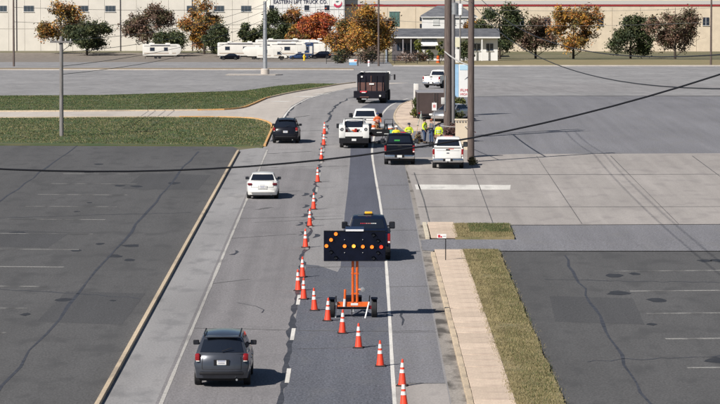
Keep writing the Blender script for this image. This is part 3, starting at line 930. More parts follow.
def car(name, label, cat, loc, rz, paint, spec, group=None):
    t = thing(name, label, cat, loc, rz, group)
    L, Wd, ra, fa, wr = spec['L'], spec['W'], spec['ra'], spec['fa'], spec['wr']
    zb = spec.get('zb', .30)
    bow = lambda f, y, z: (0.17 * abs(f) ** 3 if y < .45 else (-0.25 * abs(f) ** 3 if y > L - .7 else 0))
    Wb = lambda y, z: Wd * (1 - .06 * max(0, (.75 - z) / .45) ** 2 - .09 * max(0, (z - .75) / .45) ** 2) * (1 - .07 * max(0, (.7 - y) / .7) ** 2 - .1 * max(0, (y - L + .9) / .9) ** 2)
    cr = lambda f, y, z: (-0.035 * f * f if z > .8 else 0)
    ar = wr + .06
    prof = [(0.10, zb - .02), (.35, zb - .06)] + arc(ra, wr, ar, 176, 4, 11) + arc(fa, wr, ar, 176, 4, 11) + [(L - .3, zb), (L - .06, zb + .08), (L, zb + .3)] + spec['top'] + spec['rear']
    link('body', loft(prof, FR, Wb, bow, cr, .035), paint, t)
    gh = spec['gh']
    z0, z1, w0, w1 = spec['gw']
    Wg = lambda y, z: w0 + (w1 - w0) * (z - z0) / (z1 - z0)
    ymid = (gh[0][0] + gh[-1][0]) / 2
    bg = lambda f, y, z: (0.11 * f * f if y < ymid - .6 else (-0.14 * f * f if y > ymid + .6 else 0)) * (1 if z > z0 - 1 else 0)
    link('cabin', loft(gh, FR, Wg, bg, lambda f, y, z: -.05 * f * f if z > z1 - .15 else 0, .03), paint, t)
    a, b = spec['rw']
    rear_patch(Wg, gh[a], gh[b], *spec.get('rwt', (.12, .92)), -.86, .86, .012, bg).build('rear_window', glass_m, t)
    c, d = spec['ws']
    vs = []
    for (y, z), q in ((gh[d], .06), (gh[c], .94)):
        o = gh[c] if q < .5 else gh[d]
        y2, z2 = y + (o[0] - y) * .06, z + (o[1] - z) * .06
        for i in range(9):
            f = -.88 + 1.76 * i / 8
            vs.append((f * Wg(y2, z2), y2 + bg(f, y2, z2) + .012, z2 + .012))
    MB().add(vs, [(i, i + 1, 10 + i, 9 + i) for i in range(8)]).build('windshield', glass_m, t)
    for poly in spec['side']: side_glass(t, Wg, poly)
    for s in (-1, 1):
        mirror(t, w0 - .02, spec['mir'][0], spec['mir'][1], s, spec.get('mirm', paint), .85)
        for (cx, cz, sx, sz, yy) in spec['tl']:
            MB().box((s * cx, yy, cz), (sx, .14, sz), .05, rz=s * .28).build('tail_light', spec.get('lens', red_lens), t, smooth=40)
        for (cx, cz, sx, sz, yy) in spec.get('rv', []):
            MB().box((s * cx, yy, cz), (sx, .14, sz), .02, rz=s * .26).build('reverse_light', white_lens, t, smooth=40)
        MB().box((s * (Wd - .22), L - .14, .66), (.34, .18, .15), .04, rz=-s * .4).build('headlight', white_lens, t, smooth=40)
        wheel(t, s * (Wd - .13), ra, wr, .23, s)
        wheel(t, s * (Wd - .13), fa, wr, .23, s)
        for y in (ra + .75, ra + 1.75):
            MB().box((s * (Wd - .01), y, .84), (.04, .2, .035), .008).build('door_handle', spec.get('trim', paint), t)
    rp = spec['rear']
    for (q0, q1, t0, t1, f0, f1) in ((2, 3, .80, .86, -.74, .74), (1, 2, .04, .98, -.745, -.728), (1, 2, .04, .98, .728, .745), (2, 3, .0, .84, -.745, -.728), (2, 3, .0, .84, .728, .745)):
        rear_patch(Wb, rp[q1], rp[q0], 1 - t1, 1 - t0, f0, f1, .004, bow).build('panel_gap', under_m, t)
    rear_patch(Wb, rp[3], rp[2], .78, .84, -.16, .16, .006, bow).build('badge', chrome_m, t)
    bz = spec['bz']
    MB().box((0, .0, bz), (Wd * 1.55, .12, .10), .03).build('bumper_strip', spec.get('bstrip', black_plastic), t, smooth=40)
    px, pz, py = spec['plate']
    MB().box((0, py + .008, pz), (.52, .03, .19), .006).build('plate_recess', spec.get('recess', black_plastic), t)
    lpl = MB().box((0, py - .012, pz), (.31, .012, .15), .003).build('license_plate', plate_m, t)
    MB().box((0, py - .02, pz + .055), (.26, .004, .022)).build('plate_band', pm('plate_band', (.12, .16, .35), .5), lpl)
    MB().box((0, py - .02, pz - .012), (.22, .004, .052)).build('plate_field', pm('plate_field', (.38, .38, .42), .5, var=.5, scale=25), lpl)
    MB().box((0, L / 2, zb - .04), (Wd * 1.5, L * .86, .16)).build('underbody', under_m, t)
    MB().tube([(.5, .05, .28), (.5, .5, .28)], .035, 10).build('exhaust_pipe', steel_m, t)
    if spec.get('rails'):
        for s in (-1, 1):
            MB().tube([(s * .58, gh[1][0] + .15, z1 - .05), (s * .60, gh[1][0] + .35, z1 + .015), (s * .60, gh[1][0] + 1.8, z1 + .015), (s * .6, gh[1][0] + 2.0, z1 - .02)], .022, 8).build('roof_rail', black_plastic, t)
        MB().box((0, gh[1][0] + .02, z1 - .06), (1.1, .26, .04), .015).build('rear_spoiler', paint, t, smooth=40)
        MB().tube([(0, gh[0][0] - .02, gh[0][1] + .1), (.22, gh[0][0] + .0, gh[0][1] + .17), (.34, gh[0][0] + .02, gh[0][1] + .2)], .012, 6).build('rear_wiper', black_plastic, t)
    return t


SEDAN = dict(L=4.6, W=.91, ra=.98, fa=3.68, wr=.325, zb=.28,
             top=[(4.52, .72), (4.25, .82), (3.3, .97), (.95, 1.03)], rear=[(.30, 1.06), (.14, 1.04), (.06, .86), (.0, .66), (.03, .45)],
             gh=[(.58, 1.0), (1.22, 1.38), (1.5, 1.435), (2.3, 1.445), (2.55, 1.40), (3.42, .96)], gw=(1.0, 1.445, .80, .60), rw=(0, 1), ws=(4, 5),
             side=[[(1.02, 1.05), (1.92, 1.05), (1.92, 1.36), (1.38, 1.36)], [(2.0, 1.05), (3.0, 1.05), (2.5, 1.36), (2.0, 1.36)]],
             mir=(2.9, 1.03), tl=[(.70, .87, .27, .14, .15)], lens=pm('dark_red_lens', (.13, .008, .014), .12, spec=.6), bz=.46, plate=(0, .70, -.012), mirm=black_plastic, recess=pm('plate_recess_white', (.6, .6, .58), .5), bstrip=white_paint)
SUV = dict(L=4.8, W=.95, ra=1.0, fa=3.82, wr=.36, zb=.34,
           top=[(4.74, .88), (4.5, 1.0), (3.55, 1.1), (.9, 1.14)], rear=[(.16, 1.16), (.06, 1.05), (.03, .80), (.0, .60), (.03, .48)],
           gh=[(.14, 1.13), (.46, 1.62), (.75, 1.71), (2.5, 1.74), (2.75, 1.70), (3.68, 1.1)], gw=(1.13, 1.74, .86, .64), rw=(0, 1), rwt=(.10, .92), ws=(4, 5),
           side=[[(.50, 1.2), (1.12, 1.2), (1.12, 1.62), (.70, 1.60)], [(1.2, 1.2), (2.05, 1.2), (2.05, 1.64), (1.2, 1.63)], [(2.13, 1.2), (3.2, 1.2), (2.65, 1.64), (2.13, 1.64)]],
           mir=(3.05, 1.2), tl=[(.80, 1.03, .17, .25, .16)], rv=[(.78, .90, .13, .035, .155)], bz=.50, plate=(0, .86, .02), rails=True, mirm=black_plastic)


# lights, plates and lettering on the big pickup behind the arrow board
p = pickup('dark navy pickup truck with amber roof light parked behind the black arrow board', (0.42, 166.6, 0), R(0.4), navy_paint, black_plastic)
lb = MB().box((0, 3.0, 2.03), (.36, .26, .10), .03).build('roof_beacon', pm('beacon_amber', (.95, .50, .04), .25), p, smooth=40)
MB().box((0, 3.0, 1.962), (.44, .30, .03)).build('beacon_base', black_plastic, lb)
for i in range(9):
    x = -.36 + i * .085
    mm = sign_red if i < 3 else (pm('decal_pink', (.6, .25, .22), .5) if i < 6 else sign_white)
    MB().box((x, 2.245 + .05 * (x / .9) ** 2 - .008, 1.585), (.06, .006, .04)).build('window_decal', mm, p)
MB().box((-.20, 2.5, 1.93), (.62, .04, .03)).build('cab_trim', chrome_m, p)

p = pickup('black pickup truck with green window sticker in front of the hi-vis workers', (2.56, 235.2, 0), R(-0.6), black_paint, chrome_m)
MB().box((-.16, 2.205, 1.50), (.36, .012, .10)).build('window_decal', pm('decal_green', (.05, .35, .08), .5), p)
MB().box((0, .038, 1.345), (1.64, .012, .05)).build('highlight_strip', chrome_m, p)  # bright strip put in for the highlight along the tailgate top
p = pickup('white pickup truck parked on the concrete apron by the cream pillar', (5.60, 231.4, 0), R(-1.6), white_paint, chrome_m)
MB().box((.20, .036, 1.30), (.34, .012, .06)).build('tailgate_decal', pm('decal_rose', (.65, .25, .22), .5), p)
MB().box((0, 3.0, 1.955), (.6, .1, .03), .01).build('cab_lamp', pm('decal_rose', (.65, .25, .22), .5), p)
p = pickup('white pickup truck far off turning right past the bend', (7.75, 396.5, ht(396.5)), R(-20), white_paint, chrome_m)

# service truck with tool lockers
p = pickup('white service truck with side tool lockers and round latches in the closed lane', (-0.42, 253.6, 0), R(0.0), white_paint, black_plastic, bed='service')
for s in (-1, 1):
    MB().box((s * .83, 1.15, 1.16), (.44, 2.3, .86), .02).build('tool_locker', white_paint, p, smooth=40)
    MB().lathe([(.02, -.012), (.10, -.012), (.12, 0), (.02, .005)], 18, 'Y', (s * .83, .0, 1.33)).build('round_latch', black_plastic, p)
    MB().lathe([(.01, -.008), (.065, -.008), (.065, 0)], 18, 'Y', (s * .83, -.012, 1.33)).build('latch_plate', steel_m, p)
    MB().box((s * .93, .02, .66), (.12, .06, .12), .01).build('tail_light', red_lens, p)
    MB().box((s * .83, 1.15, 1.62), (.36, 2.1, .06), .015).build('locker_lid', white_paint, p)
MB().box((0, 1.15, .80), (1.24, 2.3, .08)).build('bed_floor', black_plastic, p)
MB().box((0, .04, .98), (1.22, .06, .30), .01).build('tailgate', white_paint, p)
MB().box((0, -.14, .56), (2.06, .30, .36), .02).build('bumper', black_plastic, p)
MB().box((0, .3, .34), (1.7, .1, .3)).build('shade_panel', under_m, p)  # added dark panel that paints the shade below the bumper
MB().box((0, -.30, .62), (.31, .008, .15)).build('license_plate', plate_m, p)
for i in range(7):
    MB().box((-.5 + i * .16 + random.uniform(-.03, .03), .6 + random.uniform(-.3, .3), 1.0 + random.uniform(0, .2)), (.16, .3, .25 + random.uniform(0, .2)), .01, rz=random.uniform(-.4, .4)).build('tool_box', [red_lens, black_plastic, steel_m, orange_paint][i % 4], p)
MB().tube([(-.63, 2.2, .9), (-.63, 2.2, 1.95), (.63, 2.2, 1.95), (.63, 2.2, .9)], .03, 8).build('headache_rack', black_plastic, p)
MB().tube([(-1.0, -.1, 1.35), (-1.0, .35, 1.4)], .02, 6).build('grab_rail', black_plastic, p)

p2 = pickup('white crew truck parked ahead of the service truck', (0.32, 268.5, 0), R(-1.5), white_paint, black_plastic)

car('white_sedan', 'white sedan driving in the open left lane', 'car', (-5.52, 205.2, 0), R(0.5), white_paint, SEDAN)
car('sport_utility_vehicle', 'dark grey sport utility vehicle with roof rails beside the grass verge', 'car', (-5.32, 259.2, 0), R(-1), dark_grey_paint, SUV)
gs = dict(SUV)
gs.update(bstrip=black_plastic)
car('grey_car', 'grey car with red tail lights nearest in the left lane', 'car', (-4.60, 120.2, 0), R(0), silver_grey_paint, gs)
car('parked_car', 'silver sedan parked beyond the cream pillar under the hanging banner', 'car', (8.45, 291, 0), R(150), silver_paint, SEDAN)

# ------------------------------------------------------------ dump truck
d = thing('dump_truck', 'dark dump truck with rusty brown tailgate leaving round the bend', 'truck', (0.98, 322.0, ht(322)), R(-5))
rust = pm('rusty_gate', (0.15, 0.070, 0.055), 0.8, col2=(0.075, 0.042, 0.042), scale=1.6, bump=0.3)
truck_dark = pm('truck_dark_paint', (0.009, 0.009, 0.016), 0.7, spec=0.2, var=0.3, scale=2)
MB().prism([(.15, 1.02), (4.6, 1.02), (4.6, 2.55), (4.2, 2.62), (.02, 2.55)], -1.24, -1.14).prism([(.15, 1.02), (4.6, 1.02), (4.6, 2.55), (4.2, 2.62), (.02, 2.55)], 1.14, 1.24).box((0, 4.55, 1.8), (2.28, .1, 1.55)).box((0, 2.4, 1.03), (2.28, 4.3, .1)).build('dump_bed', truck_dark, d)
g = MB().box((0, .06, 1.45), (2.26, .08, .80), .015).build('tailgate', rust, d)
MB().box((0, .07, 2.20), (2.26, .07, .70), .015).build('upper_gate', truck_dark, d)
for i in range(5):
    MB().box((-1.0 + i * .5, .0, 1.75), (.08, .06, 1.4), .01).build('gate_rib', rust if i in (2,) else truck_dark, d)
MB().box((.05, -.04, 1.72), (.42, .03, .13)).build('gate_sign', plate_m, d)
MB().box((-.82, -.04, 2.36), (.16, .03, .14)).build('bed_marker', plate_m, d)
MB().box((0, 5.6, 1.75), (2.2, 1.7, 1.7), .12, taper=(.92, .86)).build('cab', white_paint, d, smooth=40)
MB().box((0, 6.9, 1.25), (1.7, 1.3, .9), .12).build('hood', white_paint, d, smooth=40)
for s in (-1, 1):
    MB().box((s * 1.20, 4.85, 2.26), (.30, .3, .80), .06).build('cab_shield', white_paint, d, smooth=40)
    MB().box((s * 1.62, 6.0, 2.1), (.16, .1, .5), .03).tube([(s * 1.1, 6.0, 2.2), (s * 1.6, 6.0, 2.3)], .02, 6).build('side_mirror', black_plastic, d)
    MB().box((s * 1.0, .22, .62), (.66, .02, .66)).build('mud_flap', black_plastic, d)
    for y in (1.1, 2.4): wheel(d, s * .98, y, .50, .56, s)
    wheel(d, s * 1.02, 6.4, .50, .30, s)
    MB().box((s * .95, .12, .96), (.22, .08, .12), .01).build('tail_light', red_lens, d)
MB().box((0, 3.6, .82), (.9, 6.6, .26)).box((0, 1.75, .5), (1.8, 2.0, .2)).build('chassis', under_m, d)
MB().box((-.1, -.30, .80), (2.80, .55, .62), .03).build('spreader_hopper', truck_dark, d)
MB().box((-.62, -.60, 1.06), (.62, .06, .13), .02).build('warning_lamp_bar', sign_red, d)
MB().box((-.60, -.62, .99), (.36, .06, .08), .01).build('lamp', plate_m, d)
MB().box((-.55, -.60, .58), (.80, .06, .10), .02).build('spinner_guard', rust, d)
MB().box((-.55, -.56, .40), (.45, .3, .10), .02).build('spinner', steel_m, d)
MB().lathe([(.02, -.1), (.09, -.1), (.09, .02)], 12, 'Y', (.85, -.55, .70)).build('work_lamp', white_lens, d)
MB().box((0, -.2, .52), (2.3, .2, .14), .02).build('bumper', black_plastic, d)

# ------------------------------------------------------------ arrow board trailer
a = thing('arrow_board_trailer', 'orange arrow board trailer with lit amber left arrow standing in the closed lane', 'trailer', (-0.30, 142.4, 0), R(0))
bx, by, bz0, bz1 = 0.09, -.35, 2.26, 3.46
bd = MB().box((bx, by, (bz0 + bz1) / 2), (2.42, .09, bz1 - bz0), .012).build('sign_board', board_m, a)
MB().box((bx, by + .06, (bz0 + bz1) / 2), (2.30, .05, .08)).box((bx - .6, by + .06, 2.86), (.06, .05, 1.1)).box((bx + .6, by + .06, 2.86), (.06, .05, 1.1)).build('back_frame', orange_paint, bd)
for (cz, sz) in ((bz1 - .012, .022), (bz0 + .012, .022)):
    MB().box((bx, by - .052, cz), (2.40, .012, sz)).build('board_edge', black_plastic, bd)
fy = by - .05
px2x = lambda px: (px - 354.7) / 25.55 + bx
lamps = [(335.9, 234.2, 1), (331.1, 240.1, 1), (326.5, 246.2, 1), (331.1, 252.2, 0), (335.9, 258.0, 0), (344.7, 246.4, 1), (353.8, 246.4, 2), (362.9, 246.9, 1), (372, 247.2, 1), (381.3, 247.2, 3),
         (373.5, 235.2, 0), (378, 241, 0), (378, 253, 0), (373.5, 258.4, 0), (344.7, 240, 0), (362.9, 240, 0), (344.7, 253, 0), (362.9, 253, 0)]
for i, (lx, ly, on) in enumerate(lamps):
    z = bz1 - (ly - 231) / 25.55 * 1.005
    r = .072 if on or i < 14 else .022
    mt = (lamp_off, lamp_on, lamp_hot, lamp_red)[on]
    h = MB().lathe([(r * .3, -.035), (r * .75, -.028), (r, -.01), (r, .0)], 14, 'Y', (px2x(lx), fy, z)).build('lamp', mt if (on or i < 14) else steel_m, bd, smooth=50)
    if i < 14:
        hood = []
        fs = []
        for k in range(9):
            an = math.pi * k / 8
            for q in (0, 1):
                hood.append((px2x(lx) + math.cos(an) * r * 1.14, fy - .10 * q, z + math.sin(an) * r * 1.14))
        MB().add(hood, [(2 * k, 2 * k + 1, 2 * k + 3, 2 * k + 2) for k in range(8)]).build('lamp_hood', board_m, h)
sp = MB().box((bx, by + .25, 3.52), (.72, .62, .03), .005, rx=R(8)).build('solar_panel', pm('solar_blue', (.015, .025, .06), .15), a)
MB().box((bx, by - .075, 3.48), (.70, .015, .075)).build('panel_rim', pm('alu_rim', (.72, .72, .74), .5), sp)
for s in (-1, 1):
    MB().box((bx + s * .25, by + .25, 3.48), (.04, .05, .10)).build('panel_bracket', steel_m, sp)
MB().tube([(.02, 0, .62), (.02, -.18, 2.3)], .055, 10).build('mast', orange_paint, a)
MB().tube([(.19, 0, .62), (.19, -.18, 2.3)], .055, 10).tube([(.19, -.18, 2.3), (.19, -.22, 3.0)], .05, 10).tube([(.02, -.18, 2.3), (.02, -.22, 3.0)], .05, 10).build('mast', orange_paint, a)
MB().box((.02, -.02, 2.22), (.09, .1, .12), .01).build('mast_collar', red_lens, a)
for z in (.95, 1.75): MB().box((.105, -.01 - (z - .62) * .107, z), (.30, .06, .06), .008).build('mast_brace', orange_paint, a)
MB().tube([(.24, -.1, 1.12), (.36, -.14, 1.12)], .035, 8).build('winch_arm', orange_paint, a)
MB().lathe([(.03, -.07), (.09, -.06), (.10, .05), (.03, .07)], 14, 'Y', (.41, -.14, 1.12)).build('winch_drum', steel_m, a, smooth=40)
MB().box((.02, .05, .52), (1.24, .16, .19), .012).build('axle_beam', orange_paint, a)
MB().box((.08, -.034, .53), (.28, .012, .09)).build('reflector_plate', plate_m, a)
MB().tube([(-.42, .1, .48), (0.02, 2.3, .46)], .05, 8).tube([(.46, .1, .48), (.06, 2.3, .46)], .05, 8).build('tow_bar', orange_paint, a)
MB().box((.04, 2.4, .48), (.14, .3, .12), .02).build('hitch', steel_m, a)
MB().tube([(.04, 2.1, .02), (.04, 2.1, .75)], .035, 8).lathe([(.02, 0), (.11, 0), (.11, .03), (.02, .04)], 12, 'Z', (.04, 2.1, 0)).build('jack', steel_m, a)
for (x, m) in ((-.30, orange_paint),):
    MB().tube([(x, -.06, .72), (x + .02, -.06, 1.12)], .045, 8).build('outrigger', m, a)
    MB().tube([(x - .02, -.06, .44), (x, -.06, .74)], .05, 8).build('outrigger_sleeve', sign_white, a)
MB().tube([(-.66, -.05, .0), (-.64, -.05, .62)], .03, 8).build('stabiliser_leg', sign_white, a)
MB().tube([(-.64, -.05, .62), (-.64, -.05, .86)], .022, 8).build('stabiliser_handle', black_plastic, a)
MB().tube([(.50, -.30, .0), (.66, -.05, .62)], .03, 8).build('stabiliser_leg', sign_white, a)
MB().tube([(.66, -.05, .60), (.68, -.05, .88)], .022, 8).build('stabiliser_handle', black_plastic, a)
MB().box((.02, .6, .62), (.7, .7, .36), .03).build('battery_box', truck_dark, a)
for s, x in ((-1, -.80), (1, .86)):
    w = wheel(a, x, .12, .36, .22, s)
    MB().box((x - s * .16, .12, .40), (.14, .12, .12), .01).build('hub', sign_red, a)
    MB().box((x, .12, .75), (.26, .7, .03), .01).build('mudguard', board_m, a)
MB().tube([(-.8, .12, .36), (.86, .12, .36)], .04, 8).build('axle', under_m, a)
MB().tube([(-.02, -.06, .05), (-.02, -.06, .44)], .02, 6).build('chain', black_plastic, a)


# ------------------------------------------------------------ traffic cones
def make_cone():
    t = thing('traffic_cone', 'cone', 'traffic cone')
    MB().box((0, 0, .022), (.37, .37, .044), .012).build('base', cone_base_m, t)
    r = lambda z: .135 - (z - .04) * (.135 - .032) / .86
    MB().lathe([(r(.04) + .01, .04), (r(.06), .07), (r(.88), .88), (r(.9) * .8, .905), (.012, .907)], 20).build('cone_body', cone_m, t, smooth=40)
    for z0, z1 in ((.44, .56), (.63, .78)):
        MB().lathe([(r(z0) + .001, z0), (r(z0) + .006, z0 + .004), (r(z1) + .006, z1 - .004), (r(z1) + .001, z1)], 20).build('reflective_collar', cone_refl, t, smooth=40)
    return t


cone0 = make_cone()
cones = [(1.40, 115.0, 'nearest orange traffic cone cut by the bottom edge of the picture'),
         (1.41, 120.8, 'second nearest orange traffic cone, just right of the white edge line'),
         (0.71, 126.3, 'third nearest orange traffic cone, just left of the white edge line'),
         (-0.05, 131.9, 'fourth nearest orange traffic cone, alone in mid lane'),
         (-0.67, 136.7, 'fifth nearest orange traffic cone, right below the arrow trailer'),
         (-1.26, 141.1, 'orange traffic cone standing against the left wheel of the arrow trailer'),
         (-1.82, 145.0, 'orange traffic cone second to the left of the arrow trailer'),
         (-2.32, 149.4, 'orange traffic cone at the turn of the taper into the straight row'),
         (-2.60, 153.0, 'first orange traffic cone of the straight row, overlapped by its neighbour'),
         (-2.52, 159.0, 'second orange traffic cone of the straight row, below left of the board corner'),
         (-2.61, 174.0, 'third orange traffic cone of the straight row, beside the board top'),
         (-2.58, 186.6, 'fourth orange traffic cone of the straight row'),
         (-2.53, 197.9, 'fifth orange traffic cone of the straight row, level with the white sedan'),
         (-2.55, 219.4, 'sixth orange traffic cone of the straight row, below the crossing cable'),
         (-2.55, 239.4, 'seventh orange traffic cone of the straight row, behind the crossing cable'),
         (-2.57, 257.2, 'eighth orange traffic cone, between the dark car and the service truck'),
         (-2.66, 271.2, 'farthest orange traffic cone at the start of the bend')]
for i, (x, y, lab) in enumerate(cones):
    c = cone0 if i == 0 else copy_tree(cone0)
    c.location = (x, y, 0.009)
    c.rotation_euler = (random.uniform(-.012, .012), random.uniform(-.03, .03), random.uniform(-.4, .4))
    tag(c, lab, 'traffic cone', 'cones closing the right lane')


# ------------------------------------------------------------ people
def skin_mesh(name, verts, edges, rad, mat, parent, root=0, sub=1):
    me = bpy.data.meshes.new(name)
    me.from_pydata(verts, edges, [])
    o = link(name, me, mat, parent)
    md = o.modifiers.new('skin', 'SKIN')
    md.use_smooth_shade = True
    for i, r in enumerate(rad):
        sv = me.skin_vertices[0].data[i]
        sv.radius = (r, r) if not isinstance(r, tuple) else r
        sv.use_root = (i == root)
    s = o.modifiers.new('sub', 'SUBSURF')
    s.levels = s.render_levels = sub
    return o


def person(label, x, y, face, top, legs, arms, cap=None, h=1.76, lean=0.0, z=0.0, tape=True):
    """arms: (elbow, wrist) for each side in body space; face = heading in degrees"""
    k = h / 1.76
    t = thing('person', label, 'person', (x, y, z), R(face))
    P = lambda a, b, c: (a * k, b * k + lean * max(0, c - .95), c * k)
    J = dict(pel=P(0, 0, .96), sp=P(0, .01, 1.15), ch=P(0, 0, 1.36), nk=P(0, .0, 1.50), hd=P(0, .02, 1.60), tp=P(0, .01, 1.69))
    verts = [J['pel'], J['sp'], J['ch'], J['nk'], J['hd'], J['tp'], P(0, .13, 1.595)]
    edges = [(0, 1), (1, 2), (2, 3), (3, 4), (4, 5), (4, 6)]
    rad = [(.15, .11), (.145, .105), (.165, .11), .058, .098, .072, .014]
    limbs = {}
    for s in (-1, 1):
        i = len(verts)
        el, wr = arms[0 if s < 0 else 1]
        verts += [P(s * .19, 0, 1.42), P(*el), P(*wr)]
        rad += [.062, .045, .030]
        edges += [(2, i), (i, i + 1), (i + 1, i + 2)]
        e, w = Vector(P(*el)), Vector(P(*wr))
        dr = (w - e).normalized()
        sd = dr.cross(Vector((0, 0, 1)))
        if sd.length < .1: sd = Vector((1, 0, 0))
        sd.normalize()
        palm = w + dr * .07
        verts.append(tuple(palm))
        rad.append(.034)
        edges.append((i + 2, i + 3))
        for q, (o, ln) in enumerate(((-.032, .075), (-.011, .092), (.011, .086), (.032, .068))):
            b0 = palm + dr * .03 + sd * o
            b1 = b0 + dr * ln * .6
            b2 = b1 + dr * ln * .4 + Vector((0, .012, -.012))
            j = len(verts)
            verts += [tuple(b0), tuple(b1), tuple(b2)]
            rad += [.010, .009, .008]
            edges += [(i + 3, j), (j, j + 1), (j + 1, j + 2)]
        j = len(verts)
        b0 = palm - dr * .02 + sd * .035 * s
        verts += [tuple(b0), tuple(b0 + dr * .035 + sd * .022 * s)]
        rad += [.012, .010]
        edges += [(i + 3, j), (j, j + 1)]
        limbs[s] = [verts[i], verts[i + 1], verts[i + 2]]
    hips = {}
    for s in (-1, 1):
        i = len(verts)
        st = .04 * s
        verts += [P(s * .095, 0, .90), P(s * .115, .03 + st, .50), P(s * .125, -.01 + st, .09), P(s * .14, .15 + st, .04)]
        rad += [.088, .058, .042, .035]
        edges += [(0, i), (i, i + 1), (i + 1, i + 2), (i + 2, i + 3)]
        hips[s] = verts[i:i + 4]
    skin_mesh('body', verts, edges, rad, skin_m, t)
    jv = [J['sp'], J['ch'], (J['nk'][0], J['nk'][1], J['nk'][2] - .04 * k), (J['pel'][0], J['pel'][1], J['pel'][2] - .06)]
    je = [(0, 1), (1, 2), (0, 3)]
    jr = [(.19, .145), (.215, .145), .085, (.195, .15)]
    for s in (-1, 1):
        i = len(jv)
        a0, a1, a2 = limbs[s]
        jv += [a0, a1, a2]
        jr += [.088, .066, .052]
        je += [(1, i), (i, i + 1), (i + 1, i + 2)]
    jk = skin_mesh('jacket', jv, je, jr, top, t)
    if tape:
        for zz in (1.10, 1.22):
            MB().lathe([(1, -.022), (1, .022)], 16, 'Z').build('reflective_band', hivis_tape, jk)
            b = jk.children[-1]
            b.location = P(0, .004, zz)
            b.scale = (.205 * k, .165 * k, 1)
    tv = [(J['pel'][0], J['pel'][1], J['pel'][2])]
    te, tr = [], [(.165, .13)]
    for s in (-1, 1):
        i = len(tv)
        q = hips[s]
        tv += [q[0], q[1], (q[2][0], q[2][1], q[2][2] + .02)]
        tr += [.115, .085, .072]
        te += [(0, i), (i, i + 1), (i + 1, i + 2)]
        MB().box((q[2][0], q[2][1] + .06, .055), (.10, .29, .11), .03).build('boot', boot_m, t, smooth=50)
    skin_mesh('trousers', tv, te, tr, legs, t)
    hx, hy, hz = J['tp']
    if cap:
        MB().lathe([(.118, -.02), (.112, .03), (.085, .075), (.03, .098), (.005, .1)], 16, 'Z', (hx, hy, hz - .01)).box((hx, hy + .12, hz - .02), (.17, .12, .014), .004).build('hat', cap, t, smooth=50)
    else:
        MB().lathe([(.085, -.10), (.108, -.04), (.104, .02), (.07, .065), (.01, .08)], 14, 'Z', (hx, hy - .018, hz)).build('hair', hair_m, t, smooth=50)
    return t


down = (((-.25, -.02, 1.14), (-.24, .08, .90)), ((.25, -.02, 1.14), (.24, .08, .90)))
fold = (((-.29, -.02, 1.16), (-.06, .22, 1.16)), ((.29, -.02, 1.16), (.06, .24, 1.12)))
hipA = (((-.38, -.06, 1.18), (-.20, .10, 1.02)), ((.25, 0, 1.14), (.22, .14, .95)))
reach = (((-.26, .05, 1.16), (-.16, .32, 1.08)), ((.30, .02, 1.18), (.22, .30, 1.20)))
person('worker in warm yellow jacket and white hard hat standing behind the black pickup', 2.50, 250.5, 190, hivis_y, dark_cloth, fold, sign_white)
person('worker in lime hi-vis jacket and khaki trousers holding a dark pack, left of the group', 3.42, 254.0, 200, hivis, khaki, reach, dark_cloth)
person('worker in lime hi-vis vest and jeans talking to the man in grey', 4.62, 260.0, 240, hivis, denim, hipA, None)
person('man in grey hooded top and jeans facing the lime vested worker', 5.10, 259.4, 110, grey_cloth, denim, fold, pm('cap_rust', (.30, .09, .05), .8), tape=False)
person('worker in lime hi-vis jacket and tan trousers at the right of the group, hands low', 5.52, 254.2, 165, hivis, khaki, down, dark_cloth)
person('worker in orange vest with navy cap beside the loaded trailer', 1.28, 268.3, 200, orange_cloth, khaki, reach, pm('cap_navy', (.03, .04, .12), .8))
pk = thing('tool_bag', 'dark tool bag on the ground by the leftmost lime jacketed worker', 'bag', (3.05, 254.3, 0))
MB().box((0, 0, .16), (.34, .22, .3), .05).build('bag_body', dark_cloth, pk, smooth=50)
MB().tube([(-.1, 0, .29), (-.06, 0, .42), (.06, 0, .42), (.1, 0, .29)], .014, 6).build('handle', dark_cloth, pk)

# ------------------------------------------------------------ loaded utility trailer by the crew
ut = thing('utility_trailer', 'low black equipment trailer beside the white service truck', 'trailer', (1.62, 258.6, 0), R(-1))
MB().box((0, 2.2, .62), (1.7, 4.2, .10), .01).build('deck', black_plastic, ut)
for s in (-1, 1):
    MB().box((s * .84, 2.2, .82), (.06, 4.2, .30), .01).build('side_rail', black_plastic, ut)
    wheel(ut, s * .98, 1.8, .36, .22, s)
    wheel(ut, s * .98, 2.6, .36, .22, s)
    MB().box((s * .72, .08, .62), (.18, .04, .10)).build('tail_light', red_lens, ut)
    MB().box((s * .98, 2.2, .78), (.26, 1.7, .04), .01).build('fender', black_plastic, ut)
MB().box((0, .10, .86), (1.66, .06, .42), .01).build('ramp_gate', black_plastic, ut)
MB().box((-.25, .06, .84), (.36, .02, .05)).build('reflector', plate_m, ut)
MB().box((.35, .06, .74), (.5, .02, .04)).build('reflector', plate_m, ut)
MB().tube([(-.6, 4.3, .6), (0, 5.6, .55), (.6, 4.3, .6)], .05, 8).build('tow_bar', black_plastic, ut)
MB().tube([(0, 5.5, .02), (0, 5.5, .8)], .04, 8).build('jack', steel_m, ut)


def reel(x, y, z, r, lab):
    t = thing('cable_reel', lab, 'reel', (x, y, z))
    for s in (-1, 1):
        MB().lathe([(.03, -.02), (r, -.02), (r, .02), (.03, .02)], 20, 'X', (s * .20, 0, r)).build('flange', black_plastic, t, smooth=40)
    MB().lathe([(.05, -.18), (r * .7, -.18), (r * .7, .18), (.05, .18)], 20, 'X', (0, 0, r)).build('cable_coil', steel_m, t, smooth=40)
    return t


